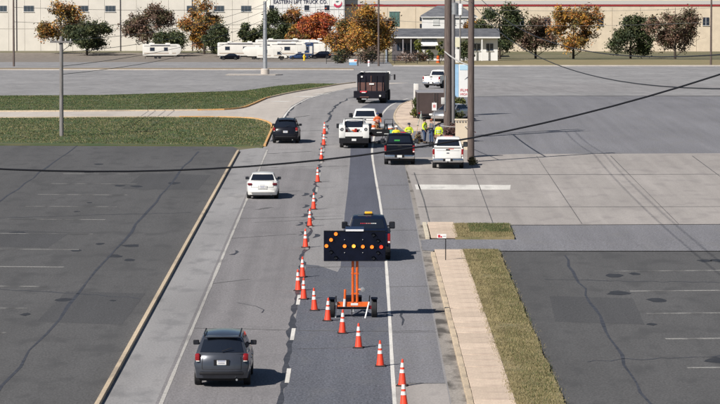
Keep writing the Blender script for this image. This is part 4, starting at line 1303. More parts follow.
reel(1.55, 262.0, .67, .40, 'black cable reel in the middle of the equipment trailer')
reel(2.12, 261.6, .67, .34, 'black cable reel at the right rail of the equipment trailer')
cp = thing('compressor', 'black wheeled compressor with upright handle at the head of the equipment trailer', 'compressor', (2.1, 266.3, 0))
MB().box((0, 0, .72), (.7, 1.0, .62), .06).build('housing', black_plastic, cp, smooth=40)
MB().tube([(-.3, -.4, .9), (-.3, -.5, 1.4), (.3, -.5, 1.4), (.3, -.4, .9)], .025, 8).build('handle', black_plastic, cp)
MB().box((0, -.51, .75), (.45, .02, .24)).build('grille', steel_m, cp)
for s in (-1, 1): wheel(cp, s * .40, 0, .28, .14, s)
MB().tube([(-.2, .4, .02), (-.2, .4, .45)], .03, 6).build('foot', black_plastic, cp)
bn = thing('mint_bin', 'mint green plastic bin on the ground behind the yellow jacketed worker', 'bin', (2.40, 258.4, 0))
MB().box((0, 0, .50), (.50, .42, .98), .03, taper=(1.12, 1.12)).build('bin_body', mint_m, bn, smooth=40)
MB().box((0, 0, 1.01), (.60, .52, .05), .02).build('lid', mint_m, bn, smooth=40)
for x, y, nm, lab in ((.98, 260.2, 'orange_drum', 'orange drum at the left rail of the equipment trailer'), (1.40, 260.0, 'tan_crate', 'tan crate near the tail of the equipment trailer')):
    t = thing(nm, lab, 'drum' if 'drum' in nm else 'crate', (x, y, .675))
    if 'drum' in nm:
        MB().lathe([(.18, 0), (.19, .05), (.17, .3), (.17, .45), (.14, .6), (.05, .62)], 16).build('drum_body', orange_paint, t, smooth=40)
        MB().lathe([(.175, .3), (.178, .31), (.178, .42), (.172, .43)], 16).build('reflective_band', cone_refl, t)
    else:
        crm = pm('crate_tan', (.35, .22, .13), .8, var=.2, scale=4)
        MB().box((0, 0, .18), (.42, .5, .36), .01).build('crate_body', crm, t)
        for zz in (.09, .27): MB().box((0, -.26, zz), (.44, .02, .08)).build('slat', crm, t)

def shovel(x, y, tx, ty, lab):
    t = thing('shovel', lab, 'shovel', (x, y, 0))
    top = Vector((tx, ty, 1.42))
    MB().tube([(0, 0, .25), top], .02, 8).build('shaft', pm('ash_wood', (.45, .30, .16), .7), t)
    MB().tube([top + Vector((-.07, 0, .02)), top + Vector((.07, 0, .02))], .02, 8).build('grip', black_plastic, t)
    MB().panel([(-.10, .02, .30), (-.11, .0, .08), (0, -.02, 0), (.11, 0, .08), (.10, .02, .30)], .012).build('blade', steel_m, t)


shovel(2.62, 258.9, -.14, .2, 'long handled shovel leaning on the equipment trailer')
shovel(3.86, 256.4, .22, .25, 'long handled shovel standing between the lime jacketed workers')
wc = thing('water_cooler', 'orange water cooler with white lid on the tail of the trailer', 'cooler', (2.20, 259.3, .675))
MB().lathe([(.17, 0), (.19, .03), (.20, .42), (.18, .46), (.04, .47)], 16).build('barrel', orange_paint, wc, smooth=40)
MB().lathe([(.205, .44), (.205, .50), (.10, .54), (.03, .545)], 16).build('lid', sign_white, wc, smooth=40)
MB().box((0, -.21, .08), (.05, .08, .05), .01).build('tap', sign_white, wc)
gn = thing('generator', 'black and red generator on the ground right of the trailer', 'generator', (3.05, 262.5, 0))
MB().box((0, 0, .34), (.62, .5, .40), .05).build('engine', black_plastic, gn, smooth=40)
MB().box((0, -.02, .60), (.56, .44, .14), .04).build('fuel_tank', sign_red, gn, smooth=40)
MB().tube([(-.34, -.28, .03), (-.34, -.28, .74), (.34, -.28, .74), (.34, -.28, .03)], .02, 8).tube([(-.34, .28, .03), (-.34, .28, .74), (.34, .28, .74), (.34, .28, .03)], .02, 8).build('frame', black_plastic, gn)
hs = [(2.4 + math.cos(q * .5) * (.5 + q * .02) + q * .05, 262 + math.sin(q * .5) * (1.0 + q * .03), .03) for q in range(30)]
tag(MB().tube(hs, .03, 6).build('air_hose', pm('hose_yellow', (.5, .33, .05), .6)), 'coiled dull yellow hose on the asphalt by the generator', 'hose')

# ------------------------------------------------------------ right side: poles, pillar, trailer, signs
def pole(name, label, x, y, h, r0, r1, mat, arms=(), z=None, arm_dir=0.0):
    z = ht(y) if z is None else z
    t = thing(name, label, 'utility pole', (x, y, z), arm_dir)
    MB().tube([(0, 0, -.3), (0, 0, h * .5), (.02, 0, h)], [r0, (r0 + r1) / 2, r1], 14).build('post', mat, t, smooth=40)
    for az, ln in arms:
        ar = MB().box((0, -r1 - .05, az), (ln, .10, .13), .01).build('crossarm', mat, t)
        for f in (-.45, -.22, .22, .45):
            MB().lathe([(.03, 0), (.06, .04), (.04, .09), (.06, .13), (.02, .18)], 8, 'Z', (f * ln, -r1 - .05, az + .065)).build('insulator', pm('insulator', (.5, .5, .48), .3), ar)
    return t


p1 = pole('utility_pole', 'thick dark brown utility pole with pale conduit beside the brown trailer', 6.42, 266, 12.6, .31, .25, wood_m, ((11.9, 2.4), (11.0, 2.4)))
MB().tube([(-.20, -.27, 2.0), (-.18, -.25, 4.6)], .035, 8).build('conduit', steel_m, p1)
MB().box((-.36, -.12, 2.75), (.26, .2, .50), .03).build('meter_box', pm('meter_grey', (.55, .54, .52), .5), p1, smooth=40)
MB().box((-.24, -.1, 2.75), (.1, .06, .06)).build('bracket', steel_m, p1)
p1b = pole('utility_pole', 'grey weathered utility pole close behind the thick brown pole', 6.86, 268.5, 12.0, .17, .14, wood_grey, ((11.4, 1.8),))
MB().lathe([(.05, 0), (.28, .02), (.28, .8), (.2, .88), (.05, .9)], 16, 'Z', (.1, -.5, 9.0)).build('transformer', steel_m, p1b, smooth=40)
MB().box((.05, -.2, 9.5), (.1, .3, .3)).build('bracket', steel_m, p1b)
p2p = pole('utility_pole', 'brown utility pole at the right edge beside the white pickup', 7.28, 238.7, 12.2, .235, .19, wood_m, ((11.5, 2.2),))
pole('utility_pole', 'near utility pole on the left carrying the crossing cable', -8.6, 66, 13.4, .19, .14, wood_m, ((12.6, 2.0),))
pole('utility_pole', 'near utility pole on the right carrying the crossing cable', 8.6, 74, 13.6, .19, .14, wood_m, ((13.0, 2.0),))
pole('utility_pole', 'thin brown utility pole in front of the orange tree', 3.35, 657, 14.5, .20, .16, wood_m, ((13.9, 2.6),))
pole('utility_pole', 'far utility pole in front of the pale building on the left', -62, 652, 14, .2, .15, wood_m, ((13.2, 2.6),))
pole('utility_pole', 'far utility pole on the dry lawn at the right', 64, 664, 14, .2, .15, wood_m, ((13.2, 2.6),))
pw = pole('utility_pole', 'far utility pole with white transformer in front of the low roof', 20.2, 735, 15.5, .17, .13, wood_grey, ((14.8, 2.2),))
MB().lathe([(.05, 0), (.42, .03), (.42, 2.1), (.3, 2.25), (.05, 2.3)], 14, 'Z', (.1, -.6, 9.6)).build('transformer', sign_white, pw, smooth=40)
MB().box((.05, -.25, 10.8), (.1, .4, .3)).build('bracket', steel_m, pw)


def wire(label, a, b, sag, r, mat=wire_m, n=24):
    pts = []
    for i in range(n + 1):
        t = i / n
        pts.append((a[0] + (b[0] - a[0]) * t, a[1] + (b[1] - a[1]) * t, a[2] + (b[2] - a[2]) * t - sag * 4 * t * (1 - t)))
    return tag(MB().tube(pts, r, 6).build('overhead_wire', mat), label, 'cable', 'overhead wires')


wire('thick black cable crossing the road in front of the trucks', (-8.6, 66, 11.02), (8.6, 74, 12.72), 1.0, .019)
zp = ht(520)
nth_ = ('topmost', 'second', 'third', 'lowest')
pole('utility_pole', 'short utility pole on the grass left of the road', -22, 268, 7.4, .16, .13, wood_grey, ((7.0, 1.6),))
for i, (za, zb_) in enumerate(((7.1, 10.2), (6.2, 9.2), (5.2, 8.0), (4.6, 6.6))):
    wire(nth_[i] + ' of the wires from the lamp post down to the short grass pole', (-22, 268, za), (-13.57, 520, zp + zb_), .9, .022, wire_m, 40)
for i, (za, zb_) in enumerate(((12.0, 11.4), (11.1, 10.5))):
    wire(('upper', 'lower')[i] + ' wire between the thick brown pole and the right edge pole', (6.45, 265.7, za), (7.28, 238.5, zb_), .25, .018)
    wire(('upper', 'lower')[i] + ' wire from the right edge pole towards the near right pole', (7.28, 238.5, zb_), (8.6, 74, 12.8 - i * .8), 1.6, .018)
wire('pale service cable sloping down from the thick brown pole to the right', (6.2, 265.8, 6.35), (7.28, 238.5, 6.35), .15, .05, wire_pale)
wire('pale rope strung low between the thick pole and the right edge pole', (5.9, 264, 1.05), (7.28, 238.5, 2.4), .10, .03, wire_pale)
zf = ht(657)
for i, (h_, g_) in enumerate(((13.9, 13.2), (11.2, 10.6), (8.4, 8.0))):
    w_ = ('top', 'middle', 'bottom')[i]
    wire(w_ + ' wire left of the thin brown pole in front of the trees', (3.35, 657, zf + h_), (-62, 652, ht(652) + g_), .8, .035)
    wire(w_ + ' wire right of the thin brown pole in front of the far houses', (3.35, 657, zf + h_), (64, 664, ht(664) + g_), .9, .03, wire_grey)
wire('slanting wire from the thin brown pole to the white transformer pole', (3.35, 657, zf + 12.6), (20.2, 735, ht(735) + 13.4), .6, .03)

# lamp post on its island
isl = struct(sheet('lamp_island', [(-19, 514), (-12.0, 516), (-11.0, 520), (-12, 524), (-19, 527)], 0.13, concrete_m))
lp = thing('lamp_post', 'tall pale grey lamp post standing on the small concrete island', 'lamp post', (-13.57, 520, ht(520) + .13))
MB().tube([(0, 0, 0), (0, 0, 5), (0, 0, 10.4)], [.33, .29, .24], 14).build('post', steel_m, lp, smooth=40)
MB().lathe([(.62, -.1), (.62, .7), (.52, .8), (.1, .82)], 16).build('footing', concrete_m, lp, smooth=40)
MB().tube([(0, 0, 10.2), (.6, -.2, 10.9), (2.2, -.6, 11.1)], .07, 8).build('arm', steel_m, lp)
MB().box((2.5, -.7, 11.08), (.9, .34, .16), .05).build('lamp_head', steel_m, lp, smooth=40)

# cream pillar, planting, brown trailer
pl = thing('cream_pillar', 'cream painted block pillar with coping behind the white pickup', 'pillar', (6.95, 243.5, 0))
MB().box((0, 0, 1.05), (1.12, .5, 2.9)).build('shaft', cream_wall, pl)
MB().box((0, 0, .25), (1.16, .54, .55)).build('plinth', apron_m, pl)
MB().box((0, 0, 2.54), (1.22, .58, .10), .02).build('coping', cream_wall, pl)
for i in range(6): MB().box((-.48 + i * .19, -.28, 2.44), (.08, .06, .09)).build('dentil', pm('dentil_grey', (.3, .28, .26), .8), pl)

bt = thing('cargo_trailer', 'dark brown enclosed cargo trailer behind the crew and the small sign', 'trailer', (6.05, 290.5, 0), R(2))
MB().box((0, 2.0, 1.36), (2.9, 4.0, 1.76), .03).build('box_body', brown_wall, bt)
MB().box((0, 2.0, 2.26), (2.94, 4.04, .06), .015).build('roof_cap', pm('roof_cap_grey', (.3, .29, .30), .5), bt)
for x in (-1.40, 0.0, 1.40): MB().box((x, -.015, 1.36), (.07, .03, 1.7)).build('door_post', brown_wall, bt)
for x in (-.12, .12): MB().tube([(x, -.04, .6), (x, -.04, 2.25)], .02, 6).build('lock_rod', pm('rod_dark', (.10, .09, .09), .5), bt)
MB().box((0, -.02, .50), (2.9, .06, .12)).build('bumper', black_plastic, bt)
for s in (-1, 1):
    MB().box((s * 1.32, -.03, .62), (.14, .04, .10)).build('tail_light', red_lens, bt)
    wheel(bt, s * 1.25, 1.7, .36, .24, s)
    wheel(bt, s * 1.25, 2.6, .36, .24, s)
MB().box((0, 2.0, .42), (2.2, 3.6, .16)).tube([(0, 4, .45), (0, 5.3, .45)], .06, 8).build('chassis', under_m, bt)
tk = thing('white_tank', 'small white box tank at the left top behind the brown trailer', 'tank', (4.62, 299.5, 0))
MB().box((0, 0, 1.3), (.42, .5, 2.6), .05).build('tank_body', pm('tank_white', (.6, .58, .55), .5, var=.1, scale=2), tk, smooth=40)
MB().box((0, 0, 2.62), (.3, .36, .06), .02).build('lid', steel_m, tk)

ss = thing('street_sign', 'small white sign with red mark on a grey post among the workers', 'sign', (5.73, 280.5, 0))
MB().tube([(0, 0, -.2), (0, 0, 2.0)], .035, 8).build('post', steel_m, ss)
MB().box((0, -.045, 1.62), (.36, .02, .60), .006).build('plate', sign_white, ss)
MB().box((0, -.058, 1.66), (.20, .006, .24), .004).build('red_mark', pm('red_mark_faded', (.60, .25, .24), .5), ss)
ts = thing('sign_stand', 'grey folded tripod stand behind the lime vested worker', 'stand', (4.72, 281, 0))
for i in range(3):
    an = 2 * math.pi * i / 3 + .5
    MB().tube([(math.cos(an) * .34, math.sin(an) * .34, 0), (0, 0, 1.1)], .03, 6).build('leg', pm('stand_grey', (.35, .40, .36), .5), ts)
MB().tube([(0, 0, 1.05), (0, 0, 1.25)], .04, 6).build('head', steel_m, ts)

bs = thing('banner_sign', 'tall white and pale blue banner sign with two red lettering lines by the pole', 'sign', (8.55, 299, 0))
MB().box((.10, 0, 2.86), (1.06, .16, 2.70), .01).build('sign_face', sign_white, bs)
MB().box((-.66, .02, 2.86), (.42, .16, 2.70), .01).build('blue_panel', sign_blue, bs)
MB().box((.12, -.09, 3.95), (.98, .02, .42)).build('blue_header', pm('header_blue', (.45, .66, .80), .5), bs)
for x in (-.75, .55): MB().box((x, .12, 1.9), (.12, .12, 4.4)).build('post', steel_m, bs)


def text_mesh(name, s, size, mat, parent, loc, width=None, extrude=.01, bold=.0):
    cu = bpy.data.curves.new('t', 'FONT')
    cu.body = s
    cu.size = size
    cu.extrude = extrude
    cu.offset = bold
    cu.align_x = 'CENTER'
    cu.resolution_u = 2
    o = bpy.data.objects.new('t', cu)
    COL.objects.link(o)
    bpy.context.view_layer.update()
    me = bpy.data.meshes.new_from_object(o.evaluated_get(bpy.context.evaluated_depsgraph_get()))
    bpy.data.objects.remove(o)
    bpy.data.curves.remove(cu)
    me.materials.clear()
    xs = [v.co.x for v in me.vertices]
    if width:
        f = width / (max(xs) - min(xs))
        for v in me.vertices: v.co.x *= f
    q = link(name, me, mat, parent, loc)
    q.rotation_euler = (R(90), 0, 0)
    return q


text_mesh('lettering', 'FLMA', .30, sign_red, bs, (.12, -.09, 1.98), .84)
text_mesh('lettering', 'MONA', .26, sign_red, bs, (.12, -.09, 1.66), .84)
MB().panel([(.28, -.09, 3.02), (.62, -.09, 2.72), (.60, -.09, 3.30), (.45, -.09, 3.22)], .012).panel([(0.02, -.09, 2.95), (.30, -.09, 3.12), (.46, -.09, 3.24), (.30, -.09, 3.20)], .012).build('bird_mark', sign_ink, bs)

ys = thing('yard_sign', 'small white and red yard sign on a black stake in the sidewalk', 'sign', (3.92, 166.0, .13))
MB().tube([(0, 0, -.05), (0, 0, 1.02)], .022, 8).build('stake', black_plastic, ys)
MB().box((-.18, -.03, 1.10), (.42, .02, .20), .005).build('plate', sign_white, ys)
MB().box((-.30, -.043, 1.10), (.10, .006, .13)).box((-.20, -.043, 1.07), (.07, .006, .07)).build('red_mark', sign_red, ys)
MB().box((-.06, -.043, 1.10), (.12, .006, .03)).build('grey_mark', pm('mark_grey', (.4, .4, .42), .5), ys)


# ------------------------------------------------------------ vegetation
def leaf_mat(name, c):
    m = pm(name, c, 0.75, var=0.35, scale=0.9)
    return m


LG = [leaf_mat('leaf_dark_green', (.030, .045, .018)), leaf_mat('leaf_olive', (.075, .080, .028)), leaf_mat('leaf_mid_green', (.055, .075, .025))]
LO = [leaf_mat('leaf_gold', (.46, .24, .035)), leaf_mat('leaf_olive2', (.17, .14, .045)), leaf_mat('leaf_rust', (.36, .14, .035)), leaf_mat('leaf_brown', (.10, .065, .035))]
LR = [leaf_mat('leaf_red', (.42, .075, .03)), leaf_mat('leaf_orange', (.52, .17, .03)), leaf_mat('leaf_rust2', (.22, .075, .035))]
LB = [leaf_mat('leaf_twig_brown', (.14, .09, .065)), leaf_mat('leaf_twig_rose', (.20, .115, .08)), leaf_mat('leaf_olive3', (.10, .09, .045))]
LH = [leaf_mat('hedge_green', (.05, .07, .02)), leaf_mat('hedge_lime', (.15, .16, .03))]
LM = [leaf_mat('shrub_maroon', (.09, .035, .035)), leaf_mat('shrub_brown', (.12, .06, .045)), leaf_mat('shrub_dull', (.16, .09, .08))]


def foliage(seed, rx, ry, zc, rz, clumps, per, lsz, mats, tilt=1.0, clump_r=None, weights=None):
    rg = random.Random(seed)
    vs, fs, mi = [], [], []
    cr = clump_r or rx * .30
    lobes = [(Vector((0, 0, -.15)), .62)]
    for k in range(9):
        a = rg.uniform(0, 6.283)
        e = rg.uniform(-.75, .95)
        rr_ = math.sqrt(max(0.05, 1 - e * e)) * rg.uniform(.45, .85)
        lobes.append((Vector((math.cos(a) * rr_, math.sin(a) * rr_, e * rg.uniform(.6, 1.0))), rg.uniform(.22, .48)))
    for _ in range(clumps):
        lc_, lr_ = rg.choice(lobes)
        u = Vector((rg.gauss(0, 1), rg.gauss(0, 1), rg.gauss(0, 1))).normalized() * lr_ * rg.uniform(.35, 1.0) + lc_
        c = Vector((u.x * rx, u.y * ry, zc + u.z * rz))
        m = rg.randrange(len(mats)) if not weights else rg.choices(range(len(mats)), weights)[0]
        r = cr * rg.uniform(.5, 1.15)
        for _ in range(per):
            d = Vector((rg.gauss(0, .5), rg.gauss(0, .5), rg.gauss(0, .42))) * r
            p = c + d
            a = Vector((rg.uniform(-1, 1), rg.uniform(-1, 1), rg.uniform(-.8, .8))).normalized()
            b = a.cross(Vector((rg.uniform(-1, 1), rg.uniform(-1, 1), rg.uniform(-1, 1)))).normalized()
            l = lsz * rg.uniform(.55, 1.3)
            o = len(vs)
            vs += [tuple(p - a * l), tuple(p - b * l * .5), tuple(p + a * l), tuple(p + b * l * .5)]
            fs.append((o, o + 1, o + 2, o + 3))
            mi.append(m if rg.random() < .8 else rg.randrange(len(mats)))
    me = bpy.data.meshes.new('crown')
    me.from_pydata(vs, [], fs)
    for m in mats: me.materials.append(m)
    me.polygons.foreach_set('material_index', mi)
    return me


def branches(seed, h, spread, r0, n=9, lean=0.0, start=.3):
    rg = random.Random(seed)
    mb = MB()
    mb.tube([(0, 0, -.4), (.1 * lean, 0, h * .25), (.25 * lean + rg.uniform(-.2, .2), rg.uniform(-.2, .2), h * .55), (.3 * lean, 0, h * .88)], [r0 * 1.25, r0, r0 * .6, r0 * .15], 9)
    lb = MB()
    for i in range(n):
        z = h * (start + (.8 - start) * i / n)
        a = i * 2.4 + rg.uniform(-.4, .4)
        l = spread * rg.uniform(.6, 1.0) * (1 - .4 * i / n)
        p0 = Vector((0, 0, z))
        p1 = p0 + Vector((math.cos(a) * l * .5, math.sin(a) * l * .5, l * .35))
        p2 = p0 + Vector((math.cos(a) * l, math.sin(a) * l, l * .75))
        lb.tube([p0, p1, p2], [r0 * .42, r0 * .25, r0 * .06], 6)
        for q in range(4):
            t = rg.uniform(.4, .95)
            s0 = p1.lerp(p2, t)
            e = s0 + Vector((rg.uniform(-1, 1), rg.uniform(-1, 1), rg.uniform(.1, 1))) * l * .35
            lb.tube([s0, e], r0 * .09, 5, r0 * .02)
    return mb, lb


def tree(name, label, x, y, h, rx, mats, seed, clumps=60, per=60, lsz=.28, base=.25, r0=.2, weights=None, ry=None, group=None, clump_r=None):
    t = thing(name, label, 'tree', (x, y, ht(y)), 0, group)
    tr, br = branches(seed, h, rx * .9, r0, start=base)
    tr.build('trunk', bark_m, t, smooth=40)
    br.build('limbs', bark_m, t, smooth=40)
    zc = h * (base + 1) / 2
    link('crown', foliage(seed, rx, ry or rx, zc, h * (1 - base) / 2 * .95, clumps, per, lsz, mats, weights=weights, clump_r=clump_r), None, t)
    return t


def shrub(name, label, x, y, h, rx, mats, seed, clumps=24, per=50, lsz=.14, ry=None, cat='shrub', group=None, z=None):
    t = thing(name, label, cat, (x, y, ht(y) if z is None else z), 0, group)
    mb = MB()
    rg = random.Random(seed)
    for i in range(7):
        a = rg.uniform(0, 6.28)
        mb.tube([(rg.uniform(-.3, .3) * rx, rg.uniform(-.2, .2) * rx, -.1), (math.cos(a) * rx * .35, math.sin(a) * rx * .35, h * .45), (math.cos(a) * rx * .7, math.sin(a) * rx * .7, h * .85)], [.03, .02, .008], 5)
    mb.build('stems', bark_m, t)
    link('foliage', foliage(seed, rx, ry or rx, h * .52, h * .48, clumps, per, lsz, mats, clump_r=rx * .4), None, t)
    return t


shrub('hedge', 'clipped green hedge at the left of the brown trailer', 4.42, 293, 1.75, .42, LH, 21, 34, 60, .09, ry=.8, cat='hedge')
shrub('maroon_shrub', 'dull maroon shrub between the thick pole and the cream pillar', 6.15, 252, 1.25, .95, LM, 22, 40, 60, .10)
shrub('maroon_shrub', 'small brown twiggy shrub beneath the thick pole', 5.6, 263, .9, .5, LM, 23, 20, 40, .09)
shrub('brown_shrub', 'brown dry shrub right at the foot of the grey weathered pole', 7.3, 262, 1.6, .7, LM, 28, 34, 50, .10)
shrub('green_shrub', 'green shrub under the banner sign', 8.1, 297, 1.5, .6, LH, 24, 26, 50, .11)
shrub('green_shrub', 'dark green shrub beside the parked silver sedan', 7.6, 285, 1.3, .7, LG, 25, 26, 50, .11)
shrub('dry_weeds', 'tuft of dry weeds at the foot of the right edge pole', 7.2, 235.5, .45, .4, [g_dry, g_olive], 26, 18, 40, .06, cat='weeds')
shrub('dry_weeds', 'brown weed clump beside the lime vested worker', 4.15, 259, .85, .28, [g_dry, LM[1]], 27, 16, 40, .07, cat='weeds')

# big autumn trees and the row behind
tree('autumn_tree', 'big golden autumn tree with olive patches left of the thin brown pole', 1.2, 722, 12.4, 5.2, LO, 31, 340, 90, .23, base=.12, r0=.28, weights=(6, 3, 3, 1), clump_r=1.6)
tree('autumn_tree', 'pale brown autumn tree with thin leaves left of the golden tree', -4.2, 742, 9.6, 3.8, [LO[1], LB[1], LO[0], LO[2]], 32, 150, 60, .24, base=.14, r0=.2, clump_r=1.2)
tree('autumn_tree', 'brown bare looking tree right of the thin brown pole', 5.6, 748, 9.2, 2.6, [LB[0], LO[3], LO[2], LB[2]], 33, 120, 55, .24, base=.14, r0=.2, clump_r=1.1)
tree('red_tree', 'red orange maple tree behind the white rounded trailer', -9.4, 874, 10.4, 4.4, LR, 34, 190, 70, .30, base=.2, r0=.24, weights=(4, 3, 3), clump_r=1.3)
tree('autumn_tree', 'brown autumn tree rising in front of the three word company sign', -15.5, 885, 10.8, 3.8, [LB[1], LO[2], LO[0], LO[1]], 35, 150, 60, .30, base=.2, r0=.25, clump_r=1.4)
tree('green_tree', 'dark green leafy tree behind the long white trailer', -20.5, 880, 9.6, 4.0, LG, 36, 160, 60, .30, base=.1, r0=.25, clump_r=1.4)
tree('green_tree', 'low dark green tree left of the lamp post', -26.8, 886, 7.6, 2.8, LG, 37, 110, 55, .30, base=.1, r0=.2)
tree('green_tree', 'olive gold tree right of the dark green tree by the trailers', -15.2, 868, 8.0, 2.6, [LO[1], LO[0], LR[2]], 38, 120, 55, .28, base=.12, r0=.2)
tree('bare_tree', 'small rosy bare tree against the cream wall with red stripe', 10.8, 846, 7.4, 2.4, [LB[1], LB[0]], 39, 40, 26, .26, base=.2, r0=.15)
shrub('dark_shrub', 'dark shrub under the golden tree', 1.6, 712, 3.0, 2.6, [LG[0], LB[0], LO[3]], 41, 40, 60, .22)
shrub('dark_shrub', 'dark brown shrub under the pale brown tree', -3.4, 718, 2.6, 1.9, [LG[0], LO[3], LG[1]], 42, 36, 55, .22)
shrub('pale_shrub', 'pale flowering shrub in front of the dark porch', 9.6, 742, 1.8, 1.9, [LB[1], leaf_mat('petal_pale', (.5, .42, .38)), LB[0]], 43, 36, 45, .16)
shrub('pale_shrub', 'brown twiggy shrub right of the pale flowering shrub', 12.6, 745, 2.6, 1.4, LB, 44, 30, 45, .18)
shrub('vine', 'yellow green vine on the left of the white awning', 12.4, 772, 4.4, .9, LH, 45, 26, 45, .2, cat='vine')
shrub('vine', 'yellow green vine on the right of the white awning', 17.4, 772, 5.0, 1.1, LH, 46, 26, 45, .2, cat='vine')
shrub('vine', 'small green shrub below the white awning', 14.8, 768, 2.4, .8, LH, 47, 22, 45, .18)
shrub('dark_shrub', 'dark green shrub right of the white posts', 21.8, 750, 4.5, 2.2, LG, 48, 40, 50, .24)
# trees that carry the row on to either side
side_trees = [(-33.5, 870, 7.0, 3.4, LG), (-38, 888, 12.5, 5.6, LO), (-47, 874, 7.6, 4.4, LG), (-52, 892, 14.0, 6.4, LB), (-66, 880, 9.2, 6.6, LG), (-73, 890, 13.5, 6.0, LO),
              (26, 848, 8.4, 4.2, LO), (32, 834, 12.0, 6.0, LG), (41, 850, 9.0, 4.4, LB), (49, 836, 13.2, 6.6, LO), (63, 848, 10.4, 6.6, LG), (72, 832, 13.4, 6.4, LB)]
words = {id(LG): 'dark green', id(LO): 'golden', id(LB): 'brown', id(LR): 'red orange'}
nth = ('first', 'second', 'third', 'fourth', 'fifth', 'sixth')
for i, (x, y, h, rx, mt) in enumerate(side_trees):
    tree('row_tree', '%s tree, %s of the row %s' % (words[id(mt)], nth[i % 6], 'left of the trailers' if x < 0 else 'right of the low roofed house'), x, y, h, rx, mt, 60 + i, 200, 56, .28, base=.04, r0=.24, group='trees carrying on the far row', clump_r=1.4)

# ------------------------------------------------------------ recreational vehicles in the yard
rvw = pm('rv_white', (.74, .72, .67), .5, var=.05, scale=.8)
rv_tan = pm('rv_tan_stripe', (.42, .34, .27), .5)


def rv_trailer(name, label, x, y, L, h, rz, front='round', paint=rvw, wins=((-.2, .5),), ac=2, skirt=True):
    t = thing(name, label, 'trailer', (x, y, ht(y)), rz)
    z0 = .75
    pr = [(-L / 2, z0), (L / 2 - 1.2, z0), (L / 2 - .35, z0 + .55), (L / 2, z0 + 1.2), (L / 2 - .05, h - .7), (L / 2 - .4, h - .15), (L / 2 - .9, h), (-L / 2 + .25, h), (-L / 2, h - .25)]
    if front == 'box': pr = [(-L / 2, z0), (L / 2, z0), (L / 2, h - .2), (L / 2 - .2, h), (-L / 2 + .2, h), (-L / 2, h - .2)]
    if front == 'fifth': pr = [(-L / 2, z0), (L / 2 - 2.4, z0), (L / 2 - 2.3, z0 + .9), (L / 2 - .5, z0 + .95), (L / 2, z0 + 1.3), (L / 2 - .1, h - .5), (L / 2 - .6, h), (-L / 2 + .25, h), (-L / 2, h - .25)]
    me = loft(pr, (-1, -.5, 0, .5, 1), lambda a, b: 1.22, None, lambda f, a, b: -.06 * f * f if b > h - .3 else 0, .05)
    for v in me.vertices: v.co = Vector((v.co.y, -v.co.x, v.co.z))
    link('shell', me, paint, t)
    for (wx, ww) in wins:
        wz = z0 + (h - z0) * .56
        MB().box((wx * L, -1.235, wz), (ww * 2, .04, .75), .01).build('window', glass_blue, t)
        MB().box((wx * L, -1.225, wz), (ww * 2 + .14, .03, .89), .01).build('window_frame', pm('rv_frame', (.25, .24, .23), .5), t)
    MB().box((-L * .05, -1.228, z0 + .55), (L * .82, .016, .22)).build('stripe', rv_tan, t)
    MB().box((-L * .04, -1.232, h - .42), (L * .84, .02, .10)).build('trim_line', pm('rv_trim_dark', (.10, .10, .11), .5), t)
    MB().tube([(-L * .3, -1.30, h - .25), (L * .2, -1.30, h - .25)], .09, 8).build('awning_roll', pm('rv_awning', (.22, .22, .25), .7), t)
    for k in range(ac):
        MB().box((-L * .25 + k * L * .4, 0, h + .12), (1.1, .8, .28), .06).build('roof_unit', rvw, t, smooth=40)
    MB().box((-L * .05, -.9, .58), (L * .72, .1, .24)).box((-L * .05, .9, .58), (L * .72, .1, .24)).build('chassis', under_m, t)
    for dx in (-.9, 0):
        for s in (-1, 1):
            w = wheel(t, 0, 0, .38, .24, s)
            w.location = (-L * .06 + dx, s * 1.05, .38)
            w.rotation_euler = (0, 0, R(90))
    MB().tube([(L / 2 - 1.5, 0, .6), (L / 2 + .9, 0, .55)], .07, 8).tube([(L / 2 + .6, 0, 0), (L / 2 + .6, 0, .7)], .05, 8).tube([(-L / 2 + .6, -.8, 0), (-L / 2 + .6, -.8, .7)], .05, 8).build('tow_bar', under_m, t)
    MB().box((L * .22, -1.23, z0 + (h - z0) * .46), (.7, .03, 1.7), .01).build('door', rvw, t)
    return t


rv_trailer('travel_trailer', 'long white travel trailer behind the lamp post', -27.2, 842, 11.5, 3.8, R(2), 'box', wins=((-.3, .5), (.05, .4), (.33, .5)))
rv_trailer('travel_trailer', 'long white trailer roof with air units behind the other trailers', -17.5, 863, 14.5, 4.35, R(-1), 'box', wins=((-.3, .5), (.3, .5)), ac=3)
rv_trailer('fifth_wheel_trailer', 'white fifth wheel trailer with dark window right of the motorhome', -16.4, 836, 8.2, 3.75, R(-2), 'fifth', wins=((-.03, .62),))
rv_trailer('travel_trailer', 'white trailer with rounded nose at the right end of the yard', -10.9, 856, 6.0, 4.0, R(-8), 'round', wins=((-.2, .4),))
rv_trailer('cargo_trailer', 'dark blue cargo trailer between the white trailers, left one', -14.0, 846, 3.2, 3.5, R(4), 'box', blue_paint, wins=((.2, .35),), ac=0)
rv_trailer('cargo_trailer', 'dark blue cargo trailer beside the rounded white trailer', -11.7, 842, 1.9, 3.75, R(-3), 'box', blue_paint, wins=((-.2, .2),), ac=0)
rv_trailer('travel_trailer', 'white travel trailer at the far left of the yard', -46, 846, 9, 3.4, R(3), 'round', wins=((-.25, .5), (.1, .4)))

